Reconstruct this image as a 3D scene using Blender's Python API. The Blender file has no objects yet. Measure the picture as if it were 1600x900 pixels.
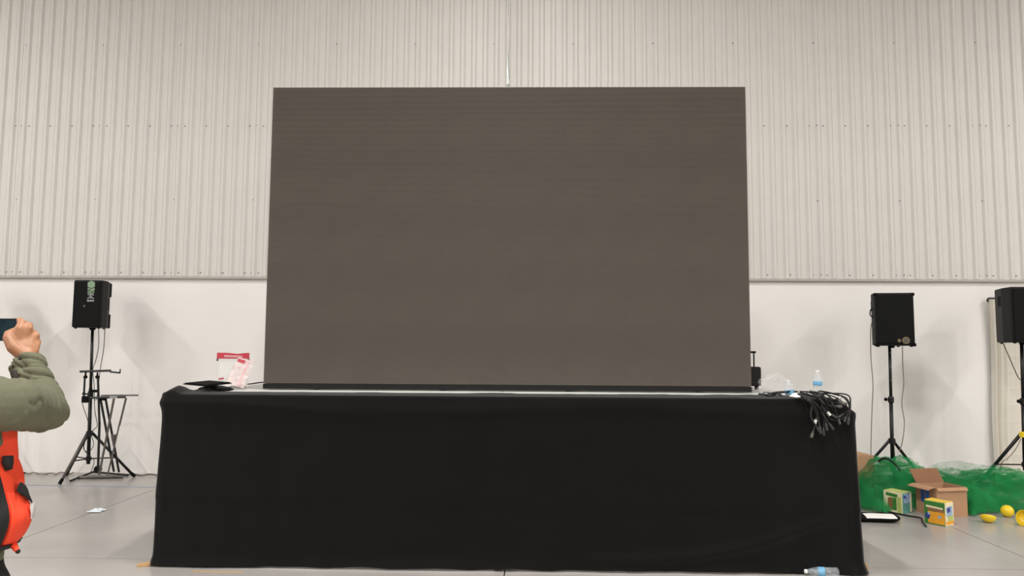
import bpy, bmesh, math, random
from mathutils import Vector, Matrix, noise
random.seed(11)
S = bpy.context.scene
COL = S.collection
# ------------------------------------------------------------------ camera
F_PX, PITCH, ROLL, YAW, EYE = 1167.5, 0.0832, 0.0061, 0.0214, Vector((0, 0, 1.5))
fwd = Vector((-math.sin(YAW)*math.cos(PITCH), math.cos(YAW)*math.cos(PITCH), math.sin(PITCH)))
rgt0 = Vector((math.cos(YAW), math.sin(YAW), 0)); up0 = rgt0.cross(fwd)
rgt = rgt0*math.cos(ROLL) + up0*math.sin(ROLL); upv = -rgt0*math.sin(ROLL) + up0*math.cos(ROLL)
cd = bpy.data.cameras.new('camera'); cam = bpy.data.objects.new('camera', cd); COL.objects.link(cam)
cam.matrix_world = Matrix(((rgt.x, upv.x, -fwd.x, EYE.x), (rgt.y, upv.y, -fwd.y, EYE.y), (rgt.z, upv.z, -fwd.z, EYE.z), (0, 0, 0, 1)))
cd.sensor_width = 36; cd.lens = F_PX*36/1600; cd.clip_start = .05; cd.clip_end = 200
S.camera = cam
# ------------------------------------------------------------------ world, exposure
w = bpy.data.worlds.new('world'); S.world = w; w.use_nodes = True
w.node_tree.nodes['Background'].inputs[0].default_value = (.9, .95, 1, 1)
w.node_tree.nodes['Background'].inputs[1].default_value = .1
S.view_settings.view_transform = 'Standard'; S.view_settings.look = 'None'
S.view_settings.gamma = 1; S.view_settings.use_curve_mapping = False
S.view_settings.exposure = 0.0
try:
    S.cycles.transparent_max_bounces = 32
except Exception: pass
# ------------------------------------------------------------------ hall lamps (three long rows of linear fixtures)
LAMP_Z, LAMP_W, LAMP_COL = 7.35, 262.0, (1.0, .978, .95)
LAMPS = [(x, y) for x in (-10.2, -.2, 9.8) for y in (4.3, .7, -3.0, -7.0, -11.2)]
for x, y in LAMPS:
    l = bpy.data.lights.new('hall_light', 'AREA'); l.shape = 'RECTANGLE'; l.size = .28; l.size_y = 1.3
    l.energy = LAMP_W; l.color = LAMP_COL
    o = bpy.data.objects.new('hall_light', l); COL.objects.link(o); o.location = (x, y, LAMP_Z-.02)

def at(px, py, Y):                      # world point on the plane y=Y seen at pixel (px,py)
    d = fwd*F_PX + rgt*(px-800) + upv*(450-py)
    return EYE + d*(Y/d.y)
def fl(px, py, z=0.0):                  # world point on the horizontal plane at height z
    d = fwd*F_PX + rgt*(px-800) + upv*(450-py)
    return EYE + d*((z-EYE.z)/d.z)
# ------------------------------------------------------------------ helpers
def lin(c):
    return tuple(((v/255)/12.92 if v/255 <= .04045 else ((v/255+.055)/1.055)**2.4) for v in c)
def mat(name, rgb, rough=.6, metal=0, var=.06, vs=6.0, bump=0, bs=60, spec=.5, detail=4, sheen=0):
    m = bpy.data.materials.new(name); m.use_nodes = True; nt = m.node_tree; b = nt.nodes['Principled BSDF']
    c = lin(rgb)
    tc = nt.nodes.new('ShaderNodeTexCoord')
    n = nt.nodes.new('ShaderNodeTexNoise'); n.inputs['Scale'].default_value = vs; n.inputs['Detail'].default_value = detail
    nt.links.new(tc.outputs['Object'], n.inputs['Vector'])
    r = nt.nodes.new('ShaderNodeValToRGB')
    r.color_ramp.elements[0].position = .3; r.color_ramp.elements[1].position = .7
    r.color_ramp.elements[0].color = tuple(v*(1-var) for v in c)+(1,); r.color_ramp.elements[1].color = tuple(min(1, v*(1+var)) for v in c)+(1,)
    nt.links.new(n.outputs['Fac'], r.inputs['Fac']); nt.links.new(r.outputs['Color'], b.inputs['Base Color'])
    b.inputs['Roughness'].default_value = rough; b.inputs['Metallic'].default_value = metal
    b.inputs['Specular IOR Level'].default_value = spec
    if sheen: b.inputs['Sheen Weight'].default_value = sheen; b.inputs['Sheen Roughness'].default_value = .5
    if bump:
        n2 = nt.nodes.new('ShaderNodeTexNoise'); n2.inputs['Scale'].default_value = bs; n2.inputs['Detail'].default_value = 3
        nt.links.new(tc.outputs['Object'], n2.inputs['Vector'])
        bp = nt.nodes.new('ShaderNodeBump'); bp.inputs['Strength'].default_value = bump; bp.inputs['Distance'].default_value = .01
        nt.links.new(n2.outputs['Fac'], bp.inputs['Height']); nt.links.new(bp.outputs['Normal'], b.inputs['Normal'])
    return m
def film(name, rgb, opacity, rough=.15, ns=18, spread=.2):      # thin clear or milky plastic film
    m = bpy.data.materials.new(name); m.use_nodes = True; nt = m.node_tree; b = nt.nodes['Principled BSDF']
    b.inputs['Base Color'].default_value = lin(rgb)+(1,); b.inputs['Roughness'].default_value = rough
    tr = nt.nodes.new('ShaderNodeBsdfTransparent'); mx = nt.nodes.new('ShaderNodeMixShader')
    tc = nt.nodes.new('ShaderNodeTexCoord'); n = nt.nodes.new('ShaderNodeTexNoise'); n.inputs['Scale'].default_value = ns
    mr = nt.nodes.new('ShaderNodeMapRange'); mr.inputs['From Min'].default_value = .3; mr.inputs['From Max'].default_value = .7
    mr.inputs['To Min'].default_value = max(0, opacity-spread); mr.inputs['To Max'].default_value = min(1, opacity+spread)
    nt.links.new(tc.outputs['Object'], n.inputs['Vector']); nt.links.new(n.outputs['Fac'], mr.inputs['Value'])
    nt.links.new(mr.outputs[0], mx.inputs['Fac']); nt.links.new(tr.outputs[0], mx.inputs[1]); nt.links.new(b.outputs[0], mx.inputs[2])
    nt.links.new(mx.outputs[0], nt.nodes['Material Output'].inputs['Surface'])
    return m
class MB:
    def __init__(s): s.v = []; s.f = []; s.mi = []
    def add(s, vs, fs, mi=0):
        o = len(s.v); s.v += [Vector(v) for v in vs]; s.f += [tuple(i+o for i in f) for f in fs]; s.mi += [mi]*len(fs); return s
    def box(s, c, d, M=None, mi=0):
        c = Vector(c); h = Vector(d)/2; vs = []
        for x in (-1, 1):
            for y in (-1, 1):
                for z in (-1, 1):
                    p = Vector((x*h.x, y*h.y, z*h.z)); vs.append(c + (M @ p if M else p))
        return s.add(vs, [(0, 1, 3, 2), (4, 6, 7, 5), (0, 4, 5, 1), (2, 3, 7, 6), (0, 2, 6, 4), (1, 5, 7, 3)], mi)
    def tube(s, pts, r, n=8, mi=0, caps=True):
        pts = [Vector(p) for p in pts]; rs = r if isinstance(r, (list, tuple)) else [r]*len(pts)
        vs = []; fs = []; prev = None
        for i, p in enumerate(pts):
            t = (pts[min(i+1, len(pts)-1)]-pts[max(i-1, 0)])
            t = t.normalized() if t.length > 1e-9 else Vector((0, 0, 1))
            if prev is None:
                a = Vector((0, 0, 1)) if abs(t.z) < .9 else Vector((1, 0, 0)); u = t.cross(a).normalized()
            else:
                u = (prev - t*prev.dot(t)); u = u.normalized() if u.length > 1e-6 else t.orthogonal().normalized()
            prev = u; v = t.cross(u)
            for k in range(n):
                an = 2*math.pi*k/n; vs.append(p + (u*math.cos(an)+v*math.sin(an))*rs[i])
        for i in range(len(pts)-1):
            for k in range(n):
                a = i*n+k; b = i*n+(k+1) % n; fs.append((a, b, b+n, a+n))
        if caps:
            fs.append(tuple(reversed(range(n)))); fs.append(tuple((len(pts)-1)*n+k for k in range(n)))
        return s.add(vs, fs, mi)
    def lathe(s, prof, c, axis=Vector((0, 0, 1)), n=20, mi=0, sx=1, sy=1):
        axis = Vector(axis).normalized(); u = axis.orthogonal().normalized(); v = axis.cross(u); c = Vector(c); vs = []; fs = []
        for (r, h) in prof:
            for k in range(n):
                a = 2*math.pi*k/n; vs.append(c + axis*h + u*(r*sx*math.cos(a)) + v*(r*sy*math.sin(a)))
        for i in range(len(prof)-1):
            for k in range(n):
                a = i*n+k; b = i*n+(k+1) % n; fs.append((a, b, b+n, a+n))
        fs.append(tuple(reversed(range(n)))); fs.append(tuple((len(prof)-1)*n+k for k in range(n)))
        return s.add(vs, fs, mi)
    def ball(s, c, r, n=12, m=8, sc=(1, 1, 1), M=None, mi=0):
        c = Vector(c); vs = [];  fs = []
        for i in range(m+1):
            th = math.pi*i/m
            for k in range(n):
                a = 2*math.pi*k/n
                p = Vector((r*sc[0]*math.sin(th)*math.cos(a), r*sc[1]*math.sin(th)*math.sin(a), r*sc[2]*math.cos(th)))
                vs.append(c + (M @ p if M else p))
        for i in range(m):
            for k in range(n):
                a = i*n+k; b = i*n+(k+1) % n; fs.append((a, a+n, b+n, b))
        return s.add(vs, fs, mi)
    def grid(s, fn, nu, nv, mi=0, closed=False):
        vs = [fn(i/(nu if closed else nu-1), j/(nv-1)) for j in range(nv) for i in range(nu)]; fs = []
        for j in range(nv-1):
            for i in range(nu if closed else nu-1):
                a = j*nu+i; b = j*nu+(i+1) % nu; fs.append((a, b, b+nu, a+nu))
        return s.add(vs, fs, mi)
    def prism(s, poly, axis_pts, mi=0):     # polygon (list of Vectors) extruded by a vector
        n = len(poly); e = Vector(axis_pts); vs = [Vector(p) for p in poly] + [Vector(p)+e for p in poly]
        fs = [tuple(reversed(range(n))), tuple(range(n, 2*n))] + [(i, (i+1) % n, n+(i+1) % n, n+i) for i in range(n)]
        return s.add(vs, fs, mi)
    def build(s, name, m, parent=None, smooth=False, bevel=0, solid=0, seg=2, origin=None, local=False):
        if parent is not None and not local:        # vertices are given in world space; move them into the parent's space
            if parent.name in ROOTM: inv = ROOTM[parent.name]
            else: inv = Matrix.Identity(4)
            vs = [inv @ v for v in s.v]; mw = Matrix.Identity(4)
        elif parent is None and not local:
            if origin is None:
                xs = [v.x for v in s.v]; ys = [v.y for v in s.v]; zs = [v.z for v in s.v]
                origin = Vector(((min(xs)+max(xs))/2, (min(ys)+max(ys))/2, min(zs)))
            origin = Vector(origin); vs = [v-origin for v in s.v]; mw = Matrix.Translation(origin)
        else: vs = s.v; mw = Matrix.Identity(4)
        me = bpy.data.meshes.new(name); me.from_pydata([tuple(v) for v in vs], [], s.f)
        ms = m if isinstance(m, (list, tuple)) else [m]
        for k in ms: me.materials.append(k)
        if len(ms) > 1: me.polygons.foreach_set('material_index', s.mi)
        bm = bmesh.new(); bm.from_mesh(me); bmesh.ops.recalc_face_normals(bm, faces=bm.faces); bm.to_mesh(me); bm.free()
        if smooth: me.polygons.foreach_set('use_smooth', [True]*len(me.polygons))
        o = bpy.data.objects.new(name, me); COL.objects.link(o)
        if parent is not None: o.parent = parent; ROOTM[o.name] = ROOTM.get(parent.name, Matrix.Identity(4))
        else: o.matrix_world = mw; ROOTM[o.name] = mw.inverted()
        if bevel:
            b = o.modifiers.new('b', 'BEVEL'); b.width = bevel; b.segments = seg; b.limit_method = 'ANGLE'; b.angle_limit = .6
        if solid:
            q = o.modifiers.new('s', 'SOLIDIFY'); q.thickness = solid; q.offset = 0
        if smooth and (bevel or solid):
            pass
        return o
ROOTM = {}
def thing(name, label, cat, loc=(0, 0, 0), rz=0, group=None):
    o = bpy.data.objects.new(name, None); COL.objects.link(o); o.location = loc; o.rotation_euler = (0, 0, rz)
    o.empty_display_size = .1
    ROOTM[o.name] = (Matrix.Translation(Vector(loc)) @ Matrix.Rotation(rz, 4, 'Z')).inverted()
    o['label'] = label; o['category'] = cat
    if group: o['group'] = group
    return o
def tag(o, label, cat, group=None, kind=None):
    o['label'] = label; o['category'] = cat
    if group: o['group'] = group
    if kind: o['kind'] = kind
    return o
def struct(o, label=None):
    o['kind'] = 'structure'
    if label: o['label'] = label
    return o
def bez(p, n=24):                        # Catmull-Rom through points
    p = [Vector(q) for q in p]; p = [2*p[0]-p[1]] + p + [2*p[-1]-p[-2]]; out = []
    for i in range(1, len(p)-2):
        for k in range(n):
            t = k/n; a, b, c, d = p[i-1], p[i], p[i+1], p[i+2]
            out.append(.5*((2*b)+(c-a)*t+(2*a-5*b+4*c-d)*t*t+(3*b-a-3*c+d)*t**3))
    return out + [p[-2]]
def fbm(x, y, z=0, o=3):
    v = 0; a = 1; s = 1
    for _ in range(o):
        v += a*noise.noise((x*s, y*s, z*s)); a *= .5; s *= 2.05
    return v
def sst(a, b, x):
    t = max(0, min(1, (x-a)/(b-a))); return t*t*(3-2*t)
# ------------------------------------------------------------------ materials
M = dict(
    plaster=mat('white_plaster', (236, 232, 228), .75, var=.02, vs=1.6, bump=.15, bs=45),
    ceiling=mat('ceiling_sheet', (70, 69, 68), .8, var=.03),
    hall_wall=mat('hall_wall', (214, 210, 204), .8, var=.03),
    concrete=mat('polished_concrete', (166, 161, 156), .27, var=.1, vs=1.3, bump=.03, bs=14, detail=8),
    joint=mat('joint_filler', (120, 116, 112), .7),
    tin=mat('painted_sheet_metal', (212, 208, 202), .5, var=.02, vs=2.2, spec=.45),
    tin_edge=mat('galvanised_flashing', (178, 172, 165), .45, var=.05),
    screw=mat('screw_zinc', (120, 115, 110), .4, .6),
    led=mat('led_face', (121, 113, 106), .5, var=.06, vs=2.2, spec=.35),
    board=mat('matt_black_board', (12, 12, 12), .95, spec=.1),
    led_case=mat('led_case_black', (12, 12, 12), .6, spec=.3),
    black_plastic=mat('black_plastic', (13, 13, 13), .6, bump=.1, bs=200, spec=.3),
    black_paint=mat('black_painted_steel', (14, 14, 15), .42, var=.1, spec=.4),
    grey_steel=mat('worn_grey_steel', (92, 88, 84), .4, .3, var=.15, vs=20),
    grille=mat('speaker_grille', (6, 6, 7), .7, bump=.4, bs=500, spec=.2),
    rubber=mat('rubber', (7, 7, 7), .85, spec=.2),
    deck=mat('deck_board', (205, 204, 200), .55, var=.05, vs=5),
    cloth=mat('black_cloth', (11, 10, 10), .9, var=.08, vs=3, bump=.15, bs=500, spec=.12, sheen=.14),
    timber=mat('raw_timber', (186, 150, 104), .7, var=.12, vs=12),
    gold=mat('gold_badge', (120, 106, 80), .45, .4), badge_grey=mat('badge_grey', (86, 80, 74), .5),
    yellow=mat('yellow_plastic', (240, 205, 40), .35, var=.05), yellow_in=mat('yellow_inside', (196, 160, 60), .6),
    carton=mat('brown_carton', (176, 136, 104), .8, var=.06, vs=9, bump=.05), carton_dk=mat('carton_inner', (140, 100, 72), .85),
    blue_tape=mat('blue_print', (40, 96, 186), .5), white=mat('white_paper', (232, 230, 226), .6, var=.02),
    green_print=mat('green_print', (62, 128, 52), .5, var=.1, vs=30), lime=mat('lime_print', (186, 196, 110), .5, var=.1, vs=20),
    orange_print=mat('orange_print', (238, 166, 48), .5, var=.08, vs=15), cream=mat('cream_print', (238, 226, 190), .55, var=.06, vs=25),
    sky_print=mat('pale_blue_print', (150, 176, 204), .5, var=.25, vs=35), navy=mat('navy_print', (56, 66, 140), .5, var=.2, vs=60),
    teal_print=mat('teal_print', (90, 150, 140), .5, var=.2, vs=30), brown_print=mat('brown_print', (150, 104, 70), .6, var=.1, vs=40),
    red=mat('red_print', (182, 52, 68), .5, var=.05), pink=mat('pink_print', (226, 176, 180), .5),
    sticker_green=mat('sticker_green', (128, 152, 122), .5, var=.08, vs=60), sticker_grey=mat('sticker_grey', (150, 150, 148), .5, var=.08, vs=60),
    bottle=film('clear_bottle_plastic', (225, 232, 236), .2, .08, 30, .12), label_blue=mat('bottle_label', (112, 170, 206), .45, var=.25, vs=30),
    bag=film('clear_bag', (232, 234, 236), .07, .25, 22, .06), bag_red=film('pink_bag', (228, 208, 204), .45, .25, 14, .15),
    sleeve_film=film('clear_sleeve', (228, 231, 229), .22, .2, 5, .08),
    strap=mat('shiny_strip', (200, 208, 204), .2, .5, var=.2, vs=5),
    curtain=mat('white_curtain', (222, 215, 203), .85, var=.03, vs=4, bump=.1, bs=160),
    skin=mat('skin', (172, 122, 88), .5, var=.05, vs=14, bump=.06, bs=180), hair=mat('black_hair', (22, 19, 18), .5, bump=.5, bs=260),
    olive=mat('olive_cotton', (100, 101, 79), .85, var=.06, vs=9, bump=.12, bs=260), cuff_shade=mat('cuff_shade_cotton', (48, 40, 36), .85),
    orange=mat('orange_vest', (244, 70, 34), .7, var=.06, vs=9, bump=.1, bs=200), vest_black=mat('vest_binding', (24, 22, 22), .8),
    reflect=mat('reflective_tape', (206, 202, 198), .35, var=.05), trouser=mat('black_trousers', (24, 23, 25), .85, bump=.1, bs=200),
    shoe=mat('brown_boot', (70, 52, 40), .6), eye=mat('eye_white', (235, 232, 226), .2), iris=mat('iris', (40, 26, 18), .2),
    phone=mat('phone_body', (26, 28, 32), .3), phone_glass=mat('phone_glass', (26, 44, 50), .06, var=.5, vs=18, spec=.8),
    blue_line=mat('blue_chalk', (132, 146, 166), .6, var=.12, vs=9), wire=mat('cable_black', (24, 23, 24), .5), wire_tan=mat('cable_tan', (120, 104, 88), .6),
    plug=mat('plug_black', (40, 39, 40), .45), tag_white=mat('cable_tag', (205, 202, 196), .5), mask_blue=mat('tissue', (222, 230, 236), .7, var=.08, vs=40),
    mask_black=mat('black_mask', (24, 24, 26), .8), lips=mat('lips', (160, 96, 82), .5),
)
# ================================================================== SETTING
XL, XR, YF, YB, ZC = -13.0, 13.0, -14.0, 9.044, 8.2
LEDGE = 2.362
# floor: base + one slab per concrete bay, sawn joints between them
fb = MB().box(((XL+XR)/2, (YF+YB)/2, -.13), (XR-XL+.6, YB-YF+.6, .2)).build('floor', M['joint'], origin=(0, 0, -.03)); struct(fb)
jx = [XL-.2] + [-3.97+3.82*k for k in range(-2, 5)] + [XR+.2]; jy = [YF-.2, -9.9, -6.1, -2.3, 1.6, 5.42, 8.6+.0, YB+.2]
jy = [YF-.2, -9.9, -6.1, -2.3, 1.6, 5.42, YB+.2]
for i in range(len(jx)-1):
    for j in range(len(jy)-1):
        g = .004; x0, x1, y0, y1 = jx[i]+g, jx[i+1]-g, jy[j]+g, jy[j+1]-g
        MB().box(((x0+x1)/2, (y0+y1)/2, -.015), (x1-x0, y1-y0, .03)).build('slab', M['concrete'], fb)
ln = MB(); a = fl(-40, 756.5); b = fl(240, 761.5); c_ = Vector((b.x+5, b.y+.0, 0))
d = (b-a).normalized(); n_ = Vector((-d.y, d.x, 0))*.011
ln.box((a+b)/2+Vector((0, 0, .0012)), ((b-a).length+.6, .022, .002), Matrix.Rotation(math.atan2(d.y, d.x), 3, 'Z')).build('chalk_line', M['blue_line'], fb)['label'] = 'thin pale blue line drawn on the floor'
# back wall: plastered lower wall, corrugated cladding sheets above
wb = MB().box((0, YB+.15, LEDGE/2), (XR-XL+.6, .3, LEDGE)).build('wall_back', M['plaster'], origin=(0, YB+.15, 0)); struct(wb)
MB().box((0, YB+.22, (LEDGE+ZC)/2+.1), (XR-XL+.6, .14, ZC-LEDGE)).build('backing', M['hall_wall'], wb)
pitch = .1416; SHW = pitch*7
x_seam = at(275.4, 194, YB).x
def sheet_profile():
    pts = []
    for k in range(7):
        o = (k-.5)*pitch
        for dx, dy in ((0, 0), (.066, 0), (.088, -.025), (.120, -.025)):
            pts.append((o+dx, dy))
    pts.append((6.5*pitch, 0)); pts.append((6.5*pitch+.03, -.0015))
    return pts
prof = sheet_profile()
me0 = None; SH_Y = YB+.035
for k in range(-12, 14):
    xs = x_seam + k*SHW
    if xs < XL-.6 or xs > XR: continue
    if me0 is None:
        m_ = MB(); zb, zt = LEDGE+.022, ZC
        vs = [(x, y, z) for z in (zb, zt) for x, y in prof]; n = len(prof)
        m_.add([Vector((v[0], v[1], v[2])) for v in vs], [(i, i+1, n+i+1, n+i) for i in range(n-1)])
        o = m_.build('cladding_sheet', M['tin'], wb, local=True); me0 = o.data
    else:
        o = bpy.data.objects.new('cladding_sheet', me0); COL.objects.link(o); o.parent = wb; ROOTM[o.name] = ROOTM[wb.name]
    o.matrix_parent_inverse = wb.matrix_basis.inverted()
    o.location = (xs, SH_Y - .0015*(k % 2), 0)
sc = MB()
def screw(x, py):
    z = at(800, py, YB).z
    kk = (x - x_seam)/pitch + .5; fr = (kk-math.floor(kk))*pitch
    pts_ = [(0, 0), (.066, 0), (.088, -.025), (.120, -.025), (pitch, 0)]
    y = SH_Y-.0015
    for (a0, b0), (a1, b1) in zip(pts_[:-1], pts_[1:]):
        if a0 <= fr <= a1: y += b0+(b1-b0)*(fr-a0)/(a1-a0)
    sc.lathe([(.008, 0), (.008, .003), (.005, .007)], (x, y, z), (0, -1, 0), 7)
for k in range(-9, 15):
    xs = x_seam+k*SHW
    for dx in (-.075, .012, .095, .366, .644): screw(xs+dx, 195.5); screw(xs+dx, 427.5)
    screw(xs, 67); screw(xs, 312)
sc.build('screws', M['screw'], wb)['kind'] = 'stuff'
fm = MB(); fm.box((0, YB-.012, LEDGE+.012), (XR-XL, .07, .006)); fm.box((0, YB-.045, LEDGE+.002), (XR-XL, .005, .026))
struct(fm.build('trim_1', M['tin_edge'])) 
struct(MB().box((XL-.15, (YF+YB)/2, ZC/2), (.3, YB-YF, ZC)).build('wall_left', M['hall_wall']))
struct(MB().box((XR+.15, (YF+YB)/2, ZC/2), (.3, YB-YF, ZC)).build('wall_right', M['hall_wall']))
struct(MB().box((0, YF-.15, ZC/2), (XR-XL+.6, .3, ZC)).build('wall_front', M['hall_wall']))
struct(MB().box((0, (YF+YB)/2, ZC+.1), (XR-XL+.6, YB-YF+.9, .2)).build('ceiling', M['ceiling']))
# lamps' fixtures
glow = bpy.data.materials.new('lamp_diffuser'); glow.use_nodes = True
gb = glow.node_tree.nodes['Principled BSDF']; gb.inputs['Emission Color'].default_value = (*LAMP_COL, 1); gb.inputs['Emission Strength'].default_value = 4
lamp0 = None
for i, (x, y) in enumerate(LAMPS):
    if lamp0 is None:
        t = thing('linear_lamp', 'long linear ceiling lamp hanging in a row under the hall roof', 'lamp', (x, y, LAMP_Z), 0, 'linear lamps under the hall roof')
        h = MB().box((0, 0, .06), (.32, 1.4, .08)).build('housing', M['tin_edge'], t, local=True, bevel=.01)
        df = MB().box((0, 0, .015), (.28, 1.34, .012)).build('diffuser', glow, t, local=True)
        hgo = [MB().tube([(0, sy, .1), (0, sy, ZC-LAMP_Z)], .006, 6).build('hanger', M['grey_steel'], t, local=True) for sy in (-.5, .5)]
        lamp0 = t; kids = (h, df, *hgo)
    else:
        t = lamp0.copy(); COL.objects.link(t); t.location = (x, y, LAMP_Z)
        for c in kids:
            k = c.copy(); COL.objects.link(k); k.parent = t

# ================================================================== STAGE
XD, YD, HD = -.16, 5.245, 1.172
HW = 2.42
st = thing('stage_platform', 'raised stage platform with pale deck under the black cloth', 'stage', (XD, YD+1.25, 0))
xe0, xe1 = XD-HW+.03, XD+HW-.11
pw = (xe1-xe0)/4
for k in range(4):
    MB().box((xe0+pw*(k+.5), YD+1.24, HD-.028), (pw-.004, 2.42, .04)).build('deck_panel', M['deck'], st, bevel=.003)
fr = MB()
for y in (YD+.08, YD+1.24, YD+2.4): fr.box(((xe0+xe1)/2, y, HD-.09), (xe1-xe0-.05, .05, .08))
for x in (xe0+.05, (xe0+xe1)/2, xe1-.05): fr.box((x, YD+1.24, HD-.09), (.05, 2.36, .078))
fr.build('deck_frame', M['grey_steel'], st)
for x in (xe0+.06, (xe0+xe1)/2, xe1-.06):
    for y in (YD+.09, YD+1.24, YD+2.39): MB().box((x, y, (HD-.13)/2), (.05, .05, HD-.13)).build('leg', M['grey_steel'], st)

# black cloth: wraps front and both ends, folded back over the front of the deck
def drape():
    m = MB(); ZT = HD+.006
    r = .05; yb = YD+2.42
    peri = []                                    # plan perimeter points + outward normal
    nS, nF, nC = 34, 230, 8
    for i in range(nS): peri.append((Vector((XD-HW, yb+(YD+r-yb)*i/nS, 0)), Vector((-1, 0, 0))))
    for i in range(nC): a = math.pi + (math.pi/2)*i/nC; peri.append((Vector((XD-HW+r+r*math.cos(a), YD+r+r*math.sin(a), 0)), Vector((math.cos(a), math.sin(a), 0))))
    for i in range(nF): peri.append((Vector((XD-HW+r+(2*HW-2*r)*i/nF, YD, 0)), Vector((0, -1, 0))))
    for i in range(nC): a = 1.5*math.pi + (math.pi/2)*i/nC; peri.append((Vector((XD+HW-r+r*math.cos(a), YD+r+r*math.sin(a), 0)), Vector((math.cos(a), math.sin(a), 0))))
    for i in range(nS+1): peri.append((Vector((XD+HW, YD+r+(yb-YD-r)*i/nS, 0)), Vector((1, 0, 0))))
    tops = [1.0, .8, .6, .4, .25, .12, .05, .015]        # fraction of overlap
    zs = [1-(i/62)**1.0 for i in range(0, 63)]
    L = len(peri); rows = []
    def dropR(x):                                        # cloth sags past the deck's right end
        return -.10*max(0, min(1, (x-(XD+HW-.125))/.125))
    def overlap(x): return .31 + .02*fbm(x*1.3, 7.7) + .012*noise.noise((x*5, 3, 1))
    for t in tops:
        row = []
        for p, nrm in peri:
            sd = sst(1.0, .66, p.y-YD) if p.y > YD+.3 else 1
            xin = max(XD-HW+.12*t*sd, min(XD+HW-.20*t*sd, p.x)); yin = max(YD+overlap(p.x)*t, p.y)
            z = ZT + .004*t - .04*(1-sd)
            z += .012*max(0, fbm(xin*2.2, yin*5, 2))*(t > .02)
            z += dropR(xin)
            dl = xin-(XD-HW)
            z += .055*math.exp(-((dl-.075)/.05)**2)*math.exp(-((yin-YD-.12)/.13)**2)*(t > 0) + .045*math.exp(-((dl-.20)/.035)**2)*math.exp(-((yin-YD-.3)/.12)**2)
            row.append(Vector((xin, yin, z)))
        rows.append(row)
    for q in zs:
        row = []
        for p, nrm in peri:
            sd = sst(1.0, .66, p.y-YD) if p.y > YD+.3 else 1
            z = q*(ZT-.04*(1-sd)) + dropR(p.x)*q; d = 1-q
            dl = p.x-(XD-HW); u = p.x-XD
            off = .004 + .012*d
            off += .010*fbm(p.x*2.1+p.y, z*1.1, 3.1) * sst(0, .12, d)
            off += .008*noise.noise((p.x*6+p.y*6, z*.9, 8))*sst(0, .1, d)
            # folded edge of the top layer and hem step
            off -= .004*sst(.008, -.008, z-(.425-.012*u))
            # sagging pull fold lower right
            zf = .05 + .36*max(0, (u-.75)/1.6)**2.2 if u > .2 else .05+.05*(.2-u)
            off += .022*math.exp(-((z-zf-.03)/.035)**2)*sst(.3, .9, u)*sst(2.45, 2.0, u) * (abs(nrm.y) > .7)
            # creases radiating from upper left
            zc = 1.12-.05*max(0, dl)+.02*math.sin(dl*3)
            off += .011*math.exp(-((z-zc)/.03)**2)*sst(1.9, .3, dl)*(abs(nrm.y) > .7)
            off += .012*math.exp(-((z-1.09-.02*math.sin(u*2.2))/.05)**2)
            # hem puddle
            off += .035*sst(.09, 0, z)*(1-.9*sst(1.5, 1.75, u)*sst(2.38, 2.25, u))*(.6+.5*fbm(p.x*3+p.y*2, 1.5))
            lean = .03*d if nrm.x > .5 else (.012*d if nrm.x < -.5 else 0)
            zz = z + (.006+.008*(1+noise.noise((p.x*4, p.y*4, 5))) if q == 0 else 0)
            row.append(p + nrm*(off+lean) + Vector((0, 0, max(zz, .006))))
        rows.append(row)
    vs = [v for r_ in rows for v in r_]; fs = []
    for j in range(len(rows)-1):
        for i in range(L-1):
            a = j*L+i; fs.append((a, a+1, a+1+L, a+L))
    m.add(vs, fs)
    return m
dr = drape().build('stage_drape', M['cloth'], smooth=True)
tag(dr, 'large plain black cloth draped over the front and ends of the stage', 'drape')

# ================================================================== LED SCREEN
XS, YS, ZS = -.1787, 6.16, 1.2178
ls = thing('led_screen', 'huge switched off dark grey video screen standing on the stage', 'screen', (XS, YS+.05, HD))
bvm = None
for r in range(5):
    for c in range(8):
        if bvm is None:
            pm = MB().box((0, .0, 0), (.49985, .062, .49985))
            for q in range(50): pm.box((0, -.031-.005, -.25+.0095+q*.01), (.4998, .010, .001))      # visor rib over every row of diodes
            o = pm.build('led_panel', M['led'], ls, local=True); bvm = o
        else:
            o = bvm.copy(); COL.objects.link(o)
        o.location = (-2+.25+.5*c, -.05+.038+random.uniform(-.0002, .0002), ZS-HD+.25+.5*r)
        o.rotation_euler = (random.uniform(-.001, .001), 0, random.uniform(-.001, .001))
MB().box((XS, YS+.05, (HD+ZS)/2-.001), (4.0, .11, ZS-HD-.004)).build('base_beam', M['led_case'], ls)['label'] = 'black base beam under the screen'
bk = MB()
for x in (-1.6, -.53, .53, 1.6):
    bk.box((XS+x, YS+.1, ZS+1.22), (.05, .05, 2.45)); bk.tube([(XS+x, YS+.12, ZS+1.6), (XS+x, YS+.62, HD+.02)], .022, 8)
    bk.box((XS+x, YS+.36, HD+.012), (.06, .56, .02))
for z in (.3, 1.25, 2.2): bk.box((XS, YS+.09, ZS+z), (3.9, .03, .05))
bk.build('rear_brace', M['grey_steel'], ls)
# twisted strip hanging from the roof onto the screen's top edge
p0 = at(793.5, 136, YS+.02); sp = MB(); seg = 150
def strip(u, v):
    z = p0.z+.006 + (ZC-p0.z-.006)*v; a = v*(ZC-p0.z)*3.4+.35*math.sin(v*30)
    return Vector((p0.x + (u-.5)*.022*math.cos(a)+.004*math.sin(v*9), p0.y+.0 + (u-.5)*.022*math.sin(a), z))
sp.grid(strip, 3, seg)
tag(sp.build('hanging_strip', M['strap'], smooth=True, solid=.0012), 'thin shiny twisted strip hanging straight down to the middle of the screen top', 'strap')
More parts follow.
